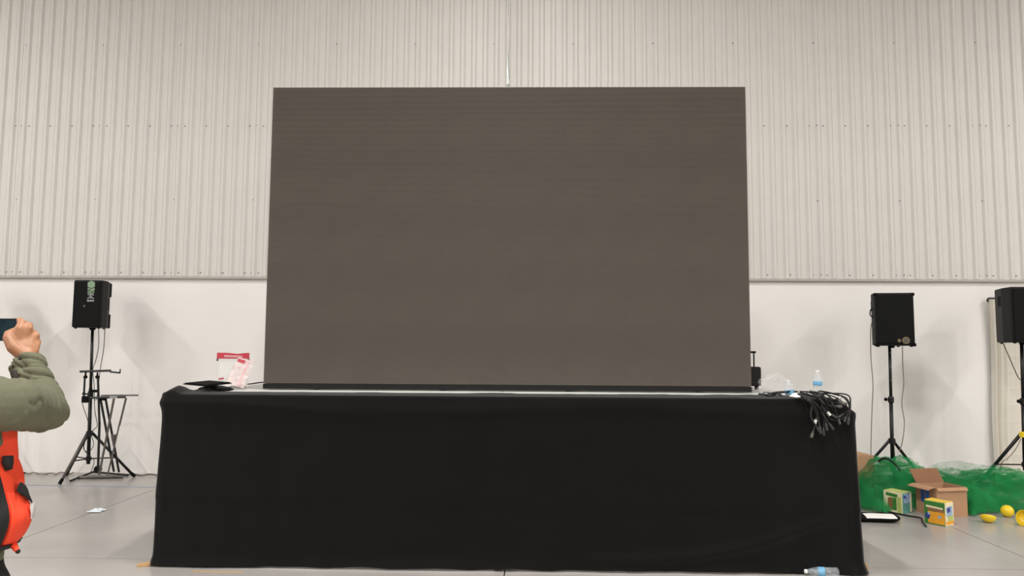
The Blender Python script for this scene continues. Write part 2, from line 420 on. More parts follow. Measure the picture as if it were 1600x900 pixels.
# ================================================================== SPEAKERS AND STANDS
def speaker(name_label, w, d, h, c, rz, style):
    """c: centre of the underside; front faces local -Y"""
    t = thing('loudspeaker', name_label, 'speaker', c, rz, 'loudspeakers on stands along the back wall')
    fy = -d/2
    bw = .62 if style == 'molded' else .72
    def ring(x, e=0): 
        return [(-w/2, fy+.02), (w/2, fy+.02), (w/2, fy+d*.45), (w/2*bw, d/2), (-w/2*bw, d/2), (-w/2, fy+d*.45)]
    poly = [Vector((x, y, .012)) for x, y in ring(0)]
    cb = MB().prism(poly, (0, 0, h-.012)).build('cabinet', M['black_plastic'], t, local=True, bevel=.018, seg=3)
    MB().box((0, fy+.014, h/2+.006), (w-.03, .022, h-.05)).build('grille', M['grille'], t, local=True, bevel=.008)
    for sx in (-1, 1):
        # flat dark plates standing in for the shade in the side grip holes
        a = Vector((sx*w/2, fy+d*.45, 0)); b = Vector((sx*w/2*bw, d/2, 0)); dv = (b-a).normalized(); nn = Vector((-dv.y*sx, dv.x*sx, 0))
        if nn.x*sx < 0: nn = -nn
        Mx = Matrix((dv, nn, Vector((0, 0, 1)))).transposed()
        for zz in ((.52,) if style == 'molded' else (.8, .71)):
            cc = a+(b-a)*(.55 if style == 'molded' else .3) + Vector((0, 0, h*zz)); hh = .13 if style == 'molded' else (.07 if zz > .75 else .045)
            hd = MB().box(cc+nn*.001, (.09, .006, hh), Mx).build('grip_hole_shade', M['rubber'], t, local=True, bevel=.002)
        if style == 'molded':
            for z in (.17, .83): MB().box(a+(b-a)*.9+Vector((0, 0, h*z)), (.05, .03, h*.3), Mx).build('corner_guard', M['black_plastic'], t, local=True, bevel=.012, seg=3)
        if style == 'wood':
            for z in (.02, h-.02): MB().box((sx*(w/2-.012), fy+.03, z+.002), (.034, .05, .034)).build('corner_cap', M['rubber'], t, local=True, bevel=.008)
    for sx in (-1, 1):
        for sy in (-1, 1): MB().lathe([(.016, 0), (.014, .014)], (sx*(w/2*(bw if sy > 0 else 1)-.035), fy+.05 if sy < 0 else d/2-.04, 0), n=10).build('rubber_foot', M['rubber'], t, local=True)
    MB().lathe([(.028, -.012), (.034, .004), (.034, .014)], (0, 0, 0), n=14).build('pole_socket', M['rubber'], t, local=True)
    return t
def stand(label, top, hub, base, feet, knob_z, r=.0175, extra=None, leg_r=.0155, hub_mat='black_paint'):
    """tripod speaker stand from world points"""
    t = thing('speaker_stand', label, 'stand', (base.x, base.y, 0), 0, 'tripod speaker stands along the back wall')
    MB().tube([base, base+(top-base)*.55], r*1.12, 12).build('lower_tube', M['black_paint'], t, smooth=True)
    MB().tube([base+(top-base)*.5, top], r*.9, 12).build('pole', M['black_paint'], t, smooth=True)
    ax = (top-base).normalized()
    kc = base + (top-base)*((knob_z-base.z)/(top.z-base.z))
    MB().lathe([(r*1.5, -.03), (r*1.75, -.02), (r*1.75, .025), (r*1.3, .04)], kc, ax, 14).build('collar', M['black_paint'], t)
    kb = MB(); kb.tube([kc+Vector((-.02, -.01, 0)), kc+Vector((-.055, -.02, .006))], .008, 8); kb.ball(kc+Vector((-.065, -.022, .008)), .02, 10, 6, (1, .6, 1)); kb.build('knob', M['rubber'], t, smooth=True)
    MB().lathe([(r*1.5, -.03), (r*2.1, -.025), (r*2.1, .02), (r*1.5, .03)], hub, ax, 14).build('hub', M[hub_mat], t)
    slide = base + ax*.06
    MB().lathe([(r*1.4, -.025), (r*1.7, -.02), (r*1.7, .02), (r*1.4, .025)], slide, ax, 12).build('brace_collar', M['black_paint'], t)
    for i, f in enumerate(feet):
        d = (f-hub); s = hub + Vector((d.x, d.y, 0)).normalized()*.03
        dn = (f-s).normalized(); mt = M['grey_steel'] if extra and i in extra else M['black_paint']
        lg = MB().tube([s, f-dn*.03], leg_r, 10).build('leg', mt, t, smooth=True)
        if extra and i in extra: lg['label'] = 'scuffed grey leg'
        MB().tube([f-dn*.06, f-dn*.0+Vector((0, 0, .008))], leg_r*1.25, 10).build('rubber_foot', M['rubber'], lg)
        MB().tube([slide, s+(f-s)*.55], .008, 6).build('brace', M['black_paint'], t)
    return t
def holes(t, top, base, fr):
    for f in fr:
        p = base+(top-base)*f + Vector((-.002, -.0158, 0)); MB().lathe([(.005, 0), (.004, .004)], p, (0, -1, 0), 8).build('pin_hole', M['sticker_grey'], t)
def cable(name, pts, r, label, cat='cable', group=None, m='wire', n=14):
    o = MB().tube(bez(pts, n), r, 6).build(name, M[m], smooth=True); return tag(o, label, cat, group)

# ---- left speaker (left of stage)
YA = 8.55
topA = at(144.5, 514, YA); 
feetA = [fl(93, 757), fl(103, 743.5), fl(211, 745.5)]
baseA = at(138, 725, YA); hubA = at(140, 677, YA); 
tA = stand('black tripod stand left of the stage, tangled beside the folded keyboard stand', topA+Vector((0, 0, .02)), hubA, baseA, feetA, at(140, 616, YA).z, extra=(0,))
sA = speaker('black loudspeaker with green sticker on its front, on the stand left of the stage', .325, .34, .555, topA+Vector((-.0, 0, 0)), .07, 'molded')
# sticker (flat print) on the grille
def quad_plate(m, cx, z, w, h, y, mi): m.box((cx, y, z), (w, .0012, h), None, mi)
sk = MB(); yk = -.34/2+.0018; X0 = .045; Hs = .555
hexp = [Vector((X0+dx, yk+.0006, Hs-.03+dz)) for dx, dz in ((-.04, 0), (0, .024), (.04, 0), (.04, -.05), (0, -.066), (-.04, -.05))]
sk.prism(hexp, (0, -.0012, 0), 0)
def stroke(m, pts, wd, mi):
    for a, b in zip(pts[:-1], pts[1:]):
        a = Vector((X0+a[0], yk, Hs+a[1])); b = Vector((X0+b[0], yk, Hs+b[1])); d = b-a
        m.box((a+b)/2, (wd, .0016, d.length+wd*.6), Matrix.Rotation(math.atan2(d.x, d.z), 3, 'Y'), mi)
stroke(sk, [(-.034, -.1), (0, -.112), (.034, -.1)], .016, 0); stroke(sk, [(-.034, -.128), (.0, -.135), (.034, -.112)], .014, 0); stroke(sk, [(-.034, -.15), (.02, -.155), (.034, -.135)], .012, 0)
stroke(sk, [(-.03, -.172), (-.01, -.165), (0, -.18), (.012, -.166), (.032, -.172)], .01, 1); stroke(sk, [(0, -.17), (-.012, -.2), (-.032, -.212)], .011, 1); stroke(sk, [(0, -.17), (.01, -.2), (.034, -.212)], .011, 1); stroke(sk, [(-.012, -.2), (.012, -.206)], .012, 1)
sk.box((X0, yk, Hs-.238), (.078, .0014, .018), None, 1)
sko = sk.build('sticker', [M['sticker_green'], M['sticker_grey']], sA, local=True); sko['label'] = 'green and grey printed sticker'
MB().lathe([(.013, 0), (.011, .004)], (-.02, yk, Hs-.30), (0, -1, 0), 14).build('emblem', M['badge_grey'], sA, local=True)
# ---- second left stand and speaker, mostly hidden behind the person
YH = 8.5
topH = at(-38, 514, YH); baseH = at(-42, 722, YH); hubH = at(-41, 676, YH)
tH = stand('black tripod stand at the far left edge, its foot showing beside the orange vest', topH+Vector((0, 0, .02)), hubH, baseH, [fl(37, 742), fl(-88, 743), fl(-58, 757)], at(-40, 612, YH).z, leg_r=.018)
sH = speaker('black loudspeaker farthest left, hidden behind the person with the phone', .34, .34, .56, topH, .12, 'molded')
# ---- right speaker
YC = 8.25
topC = at(1390, 542, YC); baseC = at(1395, 738, YC); hubC = at(1393.5, 689, YC)
tC = stand('black tripod stand right of the stage with its legs sunk in green tulle', topC+Vector((0, 0, .02)), hubC, baseC, [fl(1328, 758), fl(1400, 768), fl(1448, 756)], at(1392, 625, YC).z)
holes(tC, topC, baseC, (.955, .84, .73))
sC = speaker('square black loudspeaker with gold badge, on the stand right of the stage', .395, .34, .58, topC+Vector((.02, 0, 0)), -.17, 'wood')
bd = MB(); by = -.17+.0025
MB().lathe([(.019, 0), (.017, .004)], (.032, by, .066), (0, -1, 0), 18).build('badge', M['gold'], sC, local=True)
rg = MB().lathe([(.030, 0), (.038, .002), (.038, .005), (.030, .006)], (.098, by, .068), (0, -1, 0), 24, sx=1.0, sy=1.0).build('badge', M['gold'], sC, local=True)
MB().lathe([(.026, 0), (.026, .0075)], (.098, by, .068), (0, -1, 0), 24, sx=1, sy=1).build('badge_face', M['badge_grey'], rg, local=True)
sg = MB(); sg.tube(bez([(-.19, -.1, .42), (-.225, -.1, .40), (-.23, -.1, .34), (-.19, -.1, .31)], 6), .006, 6); sg.build('strap_handle', M['rubber'], sC, local=True)
# ---- far right speaker
YR = 8.15
topR = at(1596.5, 537, YR); baseR = at(1602, 735, YR); hubR = at(1599.5, 679, YR)
tR = stand('black tripod stand with yellow taped hub at the far right edge', topR+Vector((0, 0, .02)), hubR, baseR, [fl(1524, 762), fl(1668, 758), fl(1615, 778)], at(1598, 628, YR).z, r=.02, leg_r=.018, hub_mat='yellow')
sR = speaker('black loudspeaker at the far right edge in front of the white curtain', .42, .44, .60, topR+Vector((.03, .03, 0)), -.06, 'plain')

# ---- cables hanging from the speakers and lying along the wall
cable('speaker_cable', [at(1363.5, 500, 8.35), at(1360.5, 515, 8.35), at(1361, 560, 8.4), at(1364, 600, 8.4), at(1362.5, 640, 8.4), at(1361, 690, 8.4), at(1361, 720, 8.4)], .0045, 'thin cable hanging down left of the right hand stand', group='cables hanging from the speakers', m='wire_tan')
cable('speaker_cable', [at(1410, 541, 8.3), at(1410.5, 570, 8.3), at(1412, 600, 8.32), at(1409, 630, 8.32), at(1413, 660, 8.32), at(1410, 690, 8.3), at(1405, 705, 8.3)], .0045, 'thin cable hanging between the gold badged speaker and the tulle', group='cables hanging from the speakers', m='wire_tan')
cable('speaker_cable', [at(1567, 536, 8.2), at(1576, 556, 8.15), at(1590, 588, 8.1), at(1596, 594, 8.1)], .0045, 'thin cable slanting from the far right speaker to its stand', group='cables hanging from the speakers')
cable('speaker_cable', [at(1595, 686, 8.1), at(1588, 700, 8.1), at(1575, 716, 8.1), at(1566, 722, 8.12), at(1562, 738, 8.15)], .004, 'grey cable looping down from the yellow hub', group='cables hanging from the speakers', m='wire_tan')
cable('speaker_cable', [at(154, 514, 8.62), at(154, 540, 8.6), at(150, 562, 8.6), at(145, 578, 8.58), at(147, 600, 8.55), at(148, 640, 8.55), at(152, 664, 8.52), at(146, 672, 8.5), at(133, 690, 8.5), at(131, 702, 8.5), at(139, 706, 8.5), at(146, 695, 8.5), at(143, 680, 8.52)], .004, 'black cable hanging from the stickered speaker and coiling round the pole', group='cables hanging from the speakers', n=10)
cable('speaker_cable', [at(164, 513, 8.66), at(162, 545, 8.64), at(157, 575, 8.62), at(154, 600, 8.6), at(150, 625, 8.6), at(141, 600+12, 8.5)], .004, 'black cable hanging behind the stickered speaker to the upright', group='cables hanging from the speakers', n=10)
cable('speaker_cable', [at(130, 622, 8.5), at(129, 632, 8.5), at(135, 650, 8.5), at(138, 662, 8.5), at(136, 680, 8.5), at(131, 700, 8.55), at(139, 712, 8.5), at(147, 720, 8.55), at(143, 735, 8.6), fl(139, 742)+Vector((0, 0, .006))], .0038, 'thin cable looping down beside the keyboard stand upright', group='cables hanging from the speakers', n=10)
cable('floor_cable', [fl(x, 741.5+1.3*math.sin(x*.31)+.8*math.sin(x*.11))+Vector((0, 0, .007+.006*(1+math.sin(x*.5)))) for x in range(24, 122, 7)], .006, 'dusty cable snaking along the foot of the left wall', group='cables on the floor by the wall', m='wire_tan', n=5)
cable('floor_cable', [fl(x, 742.5+1.0*math.sin(x*.23+1))+Vector((0, 0, .006)) for x in range(190, 250, 7)], .006, 'dusty cable lying by the wall right of the keyboard stand', group='cables on the floor by the wall', m='wire_tan', n=5)

# ---- folding keyboard stand with two tiers, folded up against the tripod
YK = 8.42
kbA = fl(150, 748)
ks = thing('keyboard_stand', 'black two tier folding keyboard stand beside the left tripod', 'stand', (kbA.x, kbA.y, 0))
def bar(nm, a, b, r=.0125, m='black_paint', n=8): return MB().tube([a, b], r, n).build(nm, M[m], ks)
bar('top_arm', at(125, 580.5, YK), at(173, 579, YK), .013)
ea = bar('arm_tip', at(172, 581, YK), at(187, 582.5, YK), .010); MB().tube([at(187.5, 583.5, YK), at(188, 576.5, YK)], .006, 6).build('stop', M['rubber'], ea)
for px in (133.5, 152):
    q = MB(); q.tube([at(px+.5, 582, YK), at(px, 589, YK)], .010, 8); q.ball(at(px, 589, YK), .024, 12, 8, (1, .7, .9)); q.build('knob', M['rubber'], ks)
bar('upright', at(132.5, 590, YK), at(131, 620, YK), .011); bar('upright', at(153, 590, YK), at(155.5, 665, YK), .0125); bar('upright', at(155.5, 660, YK), at(153, 739, YK), .0135)
MB().box(at(133.5, 624, YK), (.07, .05, .075)).build('clamp', M['rubber'], ks, bevel=.01)
MB().box(at(147, 611, YK), (.09, .05, .03)).build('clamp', M['rubber'], ks, bevel=.008)
MB().box(at(161, 623, YK), (.075, .05, .04)).build('clamp', M['rubber'], ks, bevel=.01)
bar('lower_arm', at(140, 621.5, YK-.03), at(196, 620.5, YK-.03), .012); bar('lower_arm', at(158, 618, YK+.16), at(216, 617.5, YK+.16), .010, 'grey_steel')
MB().box(at(178, 620.5, YK-.035), (.09, .03, .024)).build('sleeve', M['sticker_grey'], ks, bevel=.005)
bar('cross_leg', at(157, 623, YK), at(178, 737, YK+.14), .0125); bar('cross_leg', at(178, 623, YK-.02), at(155, 742, YK-.02), .0125, 'grey_steel')
bar('cross_leg', at(165, 623, YK+.12), at(186, 738, YK+.2), .0125); bar('cross_leg', at(197, 622, YK+.02), at(186.5, 665, YK+.02), .0115, 'grey_steel'); bar('cross_leg', at(186.3, 664, YK+.02), at(168, 743, YK-.02), .009, 'grey_steel')
MB().lathe([(.034, 0), (.03, -.03), (.012, -.11), (.008, -.13)], at(178.5, 679, YK+.02), n=14).build('cup', M['grey_steel'], ks)
f0, f1 = fl(122, 748.5), fl(192, 747.5); bar('foot_bar', f0+Vector((0, 0, .018)), f1+Vector((0, 0, .018)), .018, 'grey_steel')
f0, f1 = fl(110, 753), fl(150, 739.5); bar('foot_bar', f0+Vector((0, 0, .0125)), f1+Vector((0, 0, .03)), .0125)
f0, f1 = fl(146, 741.5), fl(200, 744); bar('foot_bar', f0+Vector((0, 0, .03)), f1+Vector((0, 0, .012)), .012)
MB().ball(at(153, 733, YK+.02), .045, 12, 8, (1, .8, .9)).build('hub', M['rubber'], ks)

# ================================================================== CURTAIN AT THE RIGHT
YCu = YB-.06
ra, rb = at(1545, 466, YCu), at(1760, 470, YCu); rb.z = ra.z
cr = thing('curtain_rod', 'thin black curtain rod with bent end above the white curtain', 'rod', (ra.x, YCu, ra.z))
MB().tube([ra+Vector((-.015, 0, -.045)), ra+Vector((-.015, 0, -.01)), ra, rb], .011, 8).build('rod', M['black_paint'], cr)
MB().box((ra.x+.25, YB-.03, ra.z), (.03, .06, .05)).build('bracket', M['black_paint'], cr)
ct = MB(); zt = ra.z-.014
def cur(u, v):
    x = ra.x-.01 + 1.7*u; z = zt-(zt-.03)*v
    g = sst(.14, .0, u)
    y = YCu - .0 + .03*g*math.sin(u*170+v*2)+.008*math.sin(u*38+math.sin(v*5)) 
    y -= .004*math.exp(-(((v*11) % 1-.5)/.06)**2)*(1-g) + .004*math.exp(-(((u*9) % 1-.5)/.05)**2)*(1-g)
    return Vector((x+.012*math.sin(v*6)*(1-u), min(y-.012, YB-.012), z))
ct.grid(cur, 220, 150)
tag(ct.build('curtain', M['curtain'], smooth=True), 'white curtain with fold creases hanging to the floor at the far right', 'curtain')
# ================================================================== THINGS ON THE STAGE
# flat black board lying on a bundled black pouch, left
a = fl(287, 611, HD+.01); 
pc = MB()
def pouch(u, v):
    th = 2*math.pi*u; ph = math.pi*v; c = at(338, 606.5, 5.62)
    p = Vector((math.cos(th)*math.sin(ph), math.sin(th)*math.sin(ph), math.cos(ph)))
    k = 1+.22*fbm(p.x*2.2, p.y*2.2, p.z*2+4)
    return Vector((c.x+.13*p.x*k, c.y+.07*p.y*k, HD+.026+.024*max(-.72, p.z*k)))
pc.grid(pouch, 36, 18, closed=True)
tag(pc.build('pouch', M['cloth'], smooth=True), 'small bundled black pouch under the thin black board at the stage left', 'pouch')
zb = HD+.054; bN, bL, bR = fl(322, 604.3, zb), fl(286, 600.8, zb), fl(362, 599.6, zb)
bB = bL+bR-bN; bm_ = (bL+bR)/2
bd = thing('board', 'thin black board lying across the bundled pouch, left end of the stage', 'board', (bm_.x, bm_.y, zb))
MB().prism([bN, bR, bB, bL], (0, 0, .008)).build('panel', M['board'], bd, bevel=.003)
MB().prism([bm_+(q-bm_)*.93+Vector((0, 0, .0085)) for q in (bN, bR, bB, bL)], (0, 0, .005)).build('lid', M['board'], bd, bevel=.002)
# crumpled foil scraps of cloth by the pouch
# clear packaging sleeve with red header, standing; smaller pink sleeve leaning in front
YP = 6.30
pa, pb, ptop = at(338, 608, YP), at(388, 608, YP), at(338, 551, YP).z
pk = thing('packaging_sleeve', 'upright clear plastic package with red header card and white script', 'package', ((pa.x+pb.x)/2, YP, HD))
w_ = pb.x-pa.x; h_ = ptop-HD; cx = (pa.x+pb.x)/2
bdy = MB()
def slv(u, v):
    th = 2*math.pi*u; x = (w_/2-.004)*max(-1, min(1, 1.25*math.cos(th))); y = .018*math.sin(th)*(1-.55*v)
    return Vector((cx+x+.004*fbm(v*3, u*2), YP+y+.004*fbm(u*4, v*4, 9), HD+.001+(h_-.045)*v))
bdy.grid(slv, 40, 16, closed=True); bdy.build('clear_body', M['sleeve_film'], pk, smooth=True)
MB().box((cx, YP+.004, HD+.105), (w_-.05, .002, .19)).build('insert_card', M['white'], pk)
hd = MB()
def hdr(u, v): 
    zt = HD+h_ - .008*math.exp(-((u-.62)/.2)**2)
    return Vector((cx+(u-.5)*(w_+.004), YP-.008, (HD+h_-.05)*(1-v)+zt*v))
hd.grid(hdr, 24, 4); hd.build('header_card', M['red'], pk, solid=.004)['label'] = 'red header card with white script'
sc_ = MB(); n = 15; pts = []
for i in range(n*3+1):
    u = i/(n*3); pts.append(Vector((cx-w_*.27+w_*.56*u+.006*math.sin(i*2.1), YP-.0115, HD+h_-.029-.006*u+(.0085+.004*math.sin(i*.9))*math.sin(i*2.1+1))))
sc_.tube(bez(pts, 3), .0026, 5); sc_.build('lettering', M['pink'], pk)['label'] = 'white script lettering'
for x in (pa.x+.003, pb.x-.003): MB().box((x, YP-.008, HD+h_-.06), (.012, .012, .02)).build('corner_clip', M['badge_grey'], pk)
MB().box((cx-.09, YP-.021, HD+.075), (.045, .002, .012), Matrix.Rotation(-.2, 3, 'Y')).build('red_tab', M['red'], pk)
# leaning pink sleeve
YQ = 6.12; qb = at(366, 608.5, YQ); ql = thing('packaging_sleeve', 'crumpled pinkish plastic sleeve leaning right against the red headed package', 'package', (qb.x, YQ, HD))
Mq = Matrix.Rotation(.26, 3, 'Y')
def qp(u, v):
    x = (u-.5)*(.165-.02*v); z = .225*v; p = Mq @ Vector((x, 0, z)); 
    return Vector((qb.x+p.x+.0, YQ+.10*v+.012*fbm(u*4, v*5, 3)-.02*math.cos((u-.5)*3), HD+.004+max(0, p.z+.02)))
qg = MB(); qg.grid(qp, 22, 26); qg.build('film', M['bag_red'], ql, smooth=True, solid=.002)
def on(u, v, off=-.008): p = qp(u, v); return p+Vector((0, off, 0))
lb = MB(); lb.grid(lambda u, v: on(.08+.46*u, .84+.11*v), 8, 3); lb.build('label', M['red'], ql, solid=.001)['label'] = 'red printed label'
sb = MB(); sb.grid(lambda u, v: on(.66+.09*u, .08+.88*v), 3, 14); sb.build('seam_stripe', M['pink'], ql, solid=.001)
MB().box((qb.x+.02, YQ+.03, HD+.012), (.12, .04, .02)).build('base_fold', M['sticker_grey'], ql, bevel=.004)
cable('cable', [at(386, 600.5, 6.35), at(394, 599.6, 6.4), at(404, 598, 6.45), at(413, 597, 6.5)], .0055, 'short black cable running from the packages to behind the screen')
# small case with upright handle peeking out right of the screen
YT = 6.62; ca = at(1170, 603, YT); cb2 = at(1187, 603, YT); zc1 = at(1187, 573, YT).z
tc = thing('trolley_case', 'small black trolley case with raised handle behind the screen right edge', 'case', (ca.x-.04, YT, HD))
MB().box((cb2.x-.09, YT, (HD+.03+zc1)/2), (.18, .12, zc1-HD-.03)).build('body', M['black_plastic'], tc, bevel=.015, seg=3)
hz = at(1178, 551, YT).z
for x in (at(1179.5, 560, YT).x, at(1179.5, 560, YT).x-.1): MB().tube([(x, YT+.03, zc1-.01), (x, YT+.03, hz)], .007, 8).build('handle_post', M['black_paint'], tc)
MB().box((at(1179.5, 560, YT).x-.045, YT+.03, hz+.004), (.125, .022, .018)).build('grip', M['rubber'], tc, bevel=.005)
for x in (cb2.x-.035, cb2.x-.145): MB().lathe([(.022, -.012), (.022, .012)], (x, YT-.03, HD+.023), (1, 0, 0), 14).build('wheel', M['rubber'], tc)
# clear bag
bc = at(1211, 609.5, 5.95); bgm = MB()
def bagf(u, v):
    th = 2*math.pi*u; ph = math.pi*v; p = Vector((math.cos(th)*math.sin(ph), math.sin(th)*math.sin(ph), math.cos(ph)))
    k = 1+.42*fbm(p.x*2.1+3, p.y*2.1, p.z*2.1, 4)
    return Vector((bc.x+.125*p.x*k, bc.y+.10*p.y*k, HD+.002+max(0, .06+.085*p.z*k)))
bgm.grid(bagf, 48, 28, closed=True)
tag(bgm.build('plastic_bag', M['bag'], smooth=False), 'crumpled clear plastic bag on the stage beside the trolley case', 'bag')
# bottles
def bottle(label, loc, axis, L, lab=(.41, .575), cat='bottle'):
    t = thing('water_bottle', label, cat, loc, 0, 'clear water bottles')
    ax = Vector(axis).normalized(); loc = Vector(loc); r = .031
    pr = [(.018, .002), (r*.96, 0), (r, .01)]
    for k in range(5): pr += [(r, L*(.06+.06*k)), (r*.95, L*(.09+.06*k))]
    pr += [(r, L*.38), (r*.98, L*.4), (r*.98, L*.58), (r, L*.6), (r*.97, L*.68), (r*.7, L*.81), (r*.43, L*.88), (r*.4, L*.93)]
    m = MB().lathe(pr, loc, ax, 22); 
    for v in m.v:
        q = v-loc; h = q.dot(ax); 
        v += (q-ax*h)*(-.12*max(0, noise.noise(v*22)))
    m.build('body', M['bottle'], t, smooth=True)
    MB().lathe([(r*1.0, L*lab[0]), (r*1.012, L*lab[0]+.001), (r*1.012, L*lab[1]-.001), (r*1.0, L*lab[1])], loc, ax, 22).build('label', M['label_blue'], t, smooth=True)['label'] = 'blue wrap label'
    MB().lathe([(r*.46, L*.915), (r*.46, L*.97), (r*.4, L*.985)], loc, ax, 16).build('cap', M['white'], t)
    return t
p = at(1278, 611.5, 5.5); bottle('clear water bottle with blue label standing behind the heap of cables', (min(p.x, xe1-.035), 5.5, HD+.009), (0, 0, 1), .19)
bottle('short crushed clear bottle with blue label between the plastic bag and the cables', (at(1234, 612, 5.56).x, 5.56, HD+.009), (-.06, .1, 1), .115, (.08, .36))
bottle('clear water bottle lying on the floor before the stage front', (fl(1305, 891, .033).x, 5.19, .033), (-1, .03, .0), .222)
# cables heaped at the right front corner and hanging over the edge
YC0 = YD-.055
def hang(px0, py0, via, end, r=.0065, yo=0.0, lab=None, tagc=None):
    z0 = HD+.02+yo
    s = fl(px0, py0, z0); s.y = min(s.y, 5.75); s = Vector((s.x, s.y, z0))
    pts = [s]
    for k, (x, y) in enumerate(via):
        x += random.uniform(-7, 7); y += random.uniform(-4, 4); q = at(x, y, YC0-yo); 
        if q.z > HD-.02:
            q = fl(x, y, HD+.022+yo)
            if q.y > 5.42: q = at(x, y, 5.42)
            if q.y < YC0-.01: q = at(x, y, YC0-.01)
            q.x = min(q.x, XD+HW-.02)
        pts.append(q)
    e = at(end[0], end[1], YC0-.012-yo); pts.append(e)
    t = thing('power_cable', lab or 'black cable with a plain plug hanging over the right stage corner', 'cable', s, 0, 'black cables hanging over the right stage corner')
    P = bez(pts, 8); MB().tube(P, r, 6).build('cord', M['wire'], t, smooth=True)
    d = (P[-1]-P[-3]).normalized()
    MB().lathe([(.005, -.014), (.008, -.004), (.0095, .004), (.0095, .034), (.008, .038)], P[-1], d, 10).build('plug', M['plug'], t)
    if tagc: MB().lathe([(.0105, .006), (.0105, .034)], P[-1], d, 10).build('plug_sleeve', M[tagc], t)
    return t
G = [((1236, 616), [(1262, 618), (1280, 640)], (1275, 655), 'tag_white', 'black cable ending in a white sleeved plug, hanging lowest but one'),
     ((1240, 614), [(1264, 620), (1276, 646)], (1270, 676), 'badge_grey', 'black cable hanging lowest, its grey plug against the cloth'),
     ((1248, 615), [(1270, 624), (1282, 648)], (1281, 668), None, None), ((1244, 613), [(1272, 626), (1286, 650)], (1291, 664), None, None),
     ((1250, 613), [(1276, 626), (1291, 646)], (1297, 664), None, None), ((1256, 612), [(1280, 624), (1290, 636)], (1292, 643), 'tag_white', 'black cable ending in a white sleeved plug, beside the middle loops'),
     ((1256, 614), [(1282, 628), (1296, 640)], (1300, 648), None, None), ((1262, 612), [(1290, 626), (1304, 645)], (1310, 655), None, None),
     ((1266, 611), [(1290, 620), (1302, 630)], (1307, 635), 'badge_grey', 'black cable with grey sleeved plug above the middle loops'), ((1268, 612), [(1294, 620), (1308, 627)], (1314, 630), 'badge_grey', 'black cable with grey sleeved plug nearest the corner loop'),
     ((1262, 610), [(1292, 614), (1304, 620)], (1308, 623), 'tag_white', 'black cable with pale sleeved plug lying near the stage edge'), ((1258, 610), [(1290, 611), (1314, 617), (1324, 634)], (1322, 652), None, None),
     ((1256, 611), [(1286, 613), (1312, 622), (1320, 636)], (1316, 648), None, None), ((1250, 611.5), [(1284, 612), (1318, 616), (1327, 634)], (1326, 655), None, None),
     ((1246, 615), [(1266, 628), (1273, 650)], (1278, 670), None, None), ((1254, 613), [(1278, 630), (1284, 655)], (1287, 672), None, None)]
for i, (s_, v_, e_, tg, lb_) in enumerate(G): hang(s_[0], s_[1], v_, e_, .0042+.0011*(i % 3), .006*(i % 5), lb_, tg)
cable('loop_cable', [at(1296, 613.5, 5.3), at(1322, 622, YC0-.03), at(1327, 640, YC0-.03), at(1318, 653, YC0-.02), at(1300, 656, YC0-.02), at(1292, 648, YC0-.03)], .005, 'thin greenish black cable looping below the plugs at the stage corner')
for i, (q, e, lab) in enumerate((((1195, 617), (1222, 618), 'short black cable end lying left of the cable heap'), ((1200, 614.5), (1240, 614), 'black cable lying along the stage edge into the heap'), ((1206, 618), (1246, 612), 'black cable crossing the stage edge toward the bottle'))):
    a_ = fl(q[0], q[1], HD+.016); b_ = fl(e[0], e[1], HD+.02+.008*i); a_.y = min(a_.y, 5.7); b_.y = min(b_.y, 5.7)
    t = thing('power_cable', lab, 'cable', a_, 0, 'black cables lying on the stage edge')
    MB().tube(bez([a_, (a_*2+b_)/3+Vector((0, .03, .006)), (a_+2*b_)/3+Vector((0, -.02, .012)), b_], 8), .0065, 6).build('cord', M['wire'], t, smooth=True)
    MB().tube([a_+Vector((-.045, 0, .002)), a_], .0115, 8).build('plug', M['plug'], t)
pp = fl(1243, 620, HD+.02); pm_ = MB()
pm_.add([pp+Vector(v)*.7 for v in ((-.055, .02, .004), (0, -.035, -.004), (.05, -.03, .0), (.03, .04, .038), (-.01, .05, .03))], [(0, 1, 3, 4), (1, 2, 3)])
tag(pm_.build('paper_scrap', M['white'], solid=.0015), 'folded white paper scrap lying under the cables on the stage edge', 'paper')
MB_ = MB().box(fl(1197, 616, HD+.018), (.03, .03, .018)).build('connector', M['tag_white'], bevel=.003); tag(MB_, 'small white connector at the end of the short cables', 'connector')

# ================================================================== ON THE FLOOR
tt = MB(); tp = fl(152, 799)
def tis(u, v):
    k = .5+.5*fbm(u*4, v*4, 2); return Vector((tp.x+(u-.5)*.15*(.7+.5*noise.noise((v*4, 1, 0))), tp.y+(v-.5)*.14, .004+.035*max(0, k)*math.sin(math.pi*u)*math.sin(math.pi*v)+.004))
tt.grid(tis, 20, 16); tag(tt.build('tissue', M['mask_blue'], solid=.0015), 'crumpled white and pale blue tissue lying on the floor left of the stage', 'tissue')
q = fl(240, 882); wd = MB().box((q.x-.01, q.y-.02, .014), (.17, .05, .022), Matrix.Rotation(.35, 3, 'Z') @ Matrix.Rotation(-.12, 3, 'Y')).build('wood_offcut', M['timber'], bevel=.003); tag(wd, 'pale wood offcut sticking out under the left corner of the black cloth', 'wood')
q = fl(340, 893.5); tag(MB().box((q.x, q.y, .001), (.34, .022, .0016), Matrix.Rotation(.015, 3, 'Z')).build('masking_tape', M['timber']), 'strip of pale tape on the floor along the left part of the black cloth', 'tape')
q = fl(1349, 891); wd = MB().box((q.x+.015, q.y+.05, .02), (.05, .12, .04), Matrix.Rotation(-.2, 3, 'Z')).build('wood_offcut', M['timber'], bevel=.003); tag(wd, 'pale wood offcut showing at the right corner of the black cloth', 'wood')
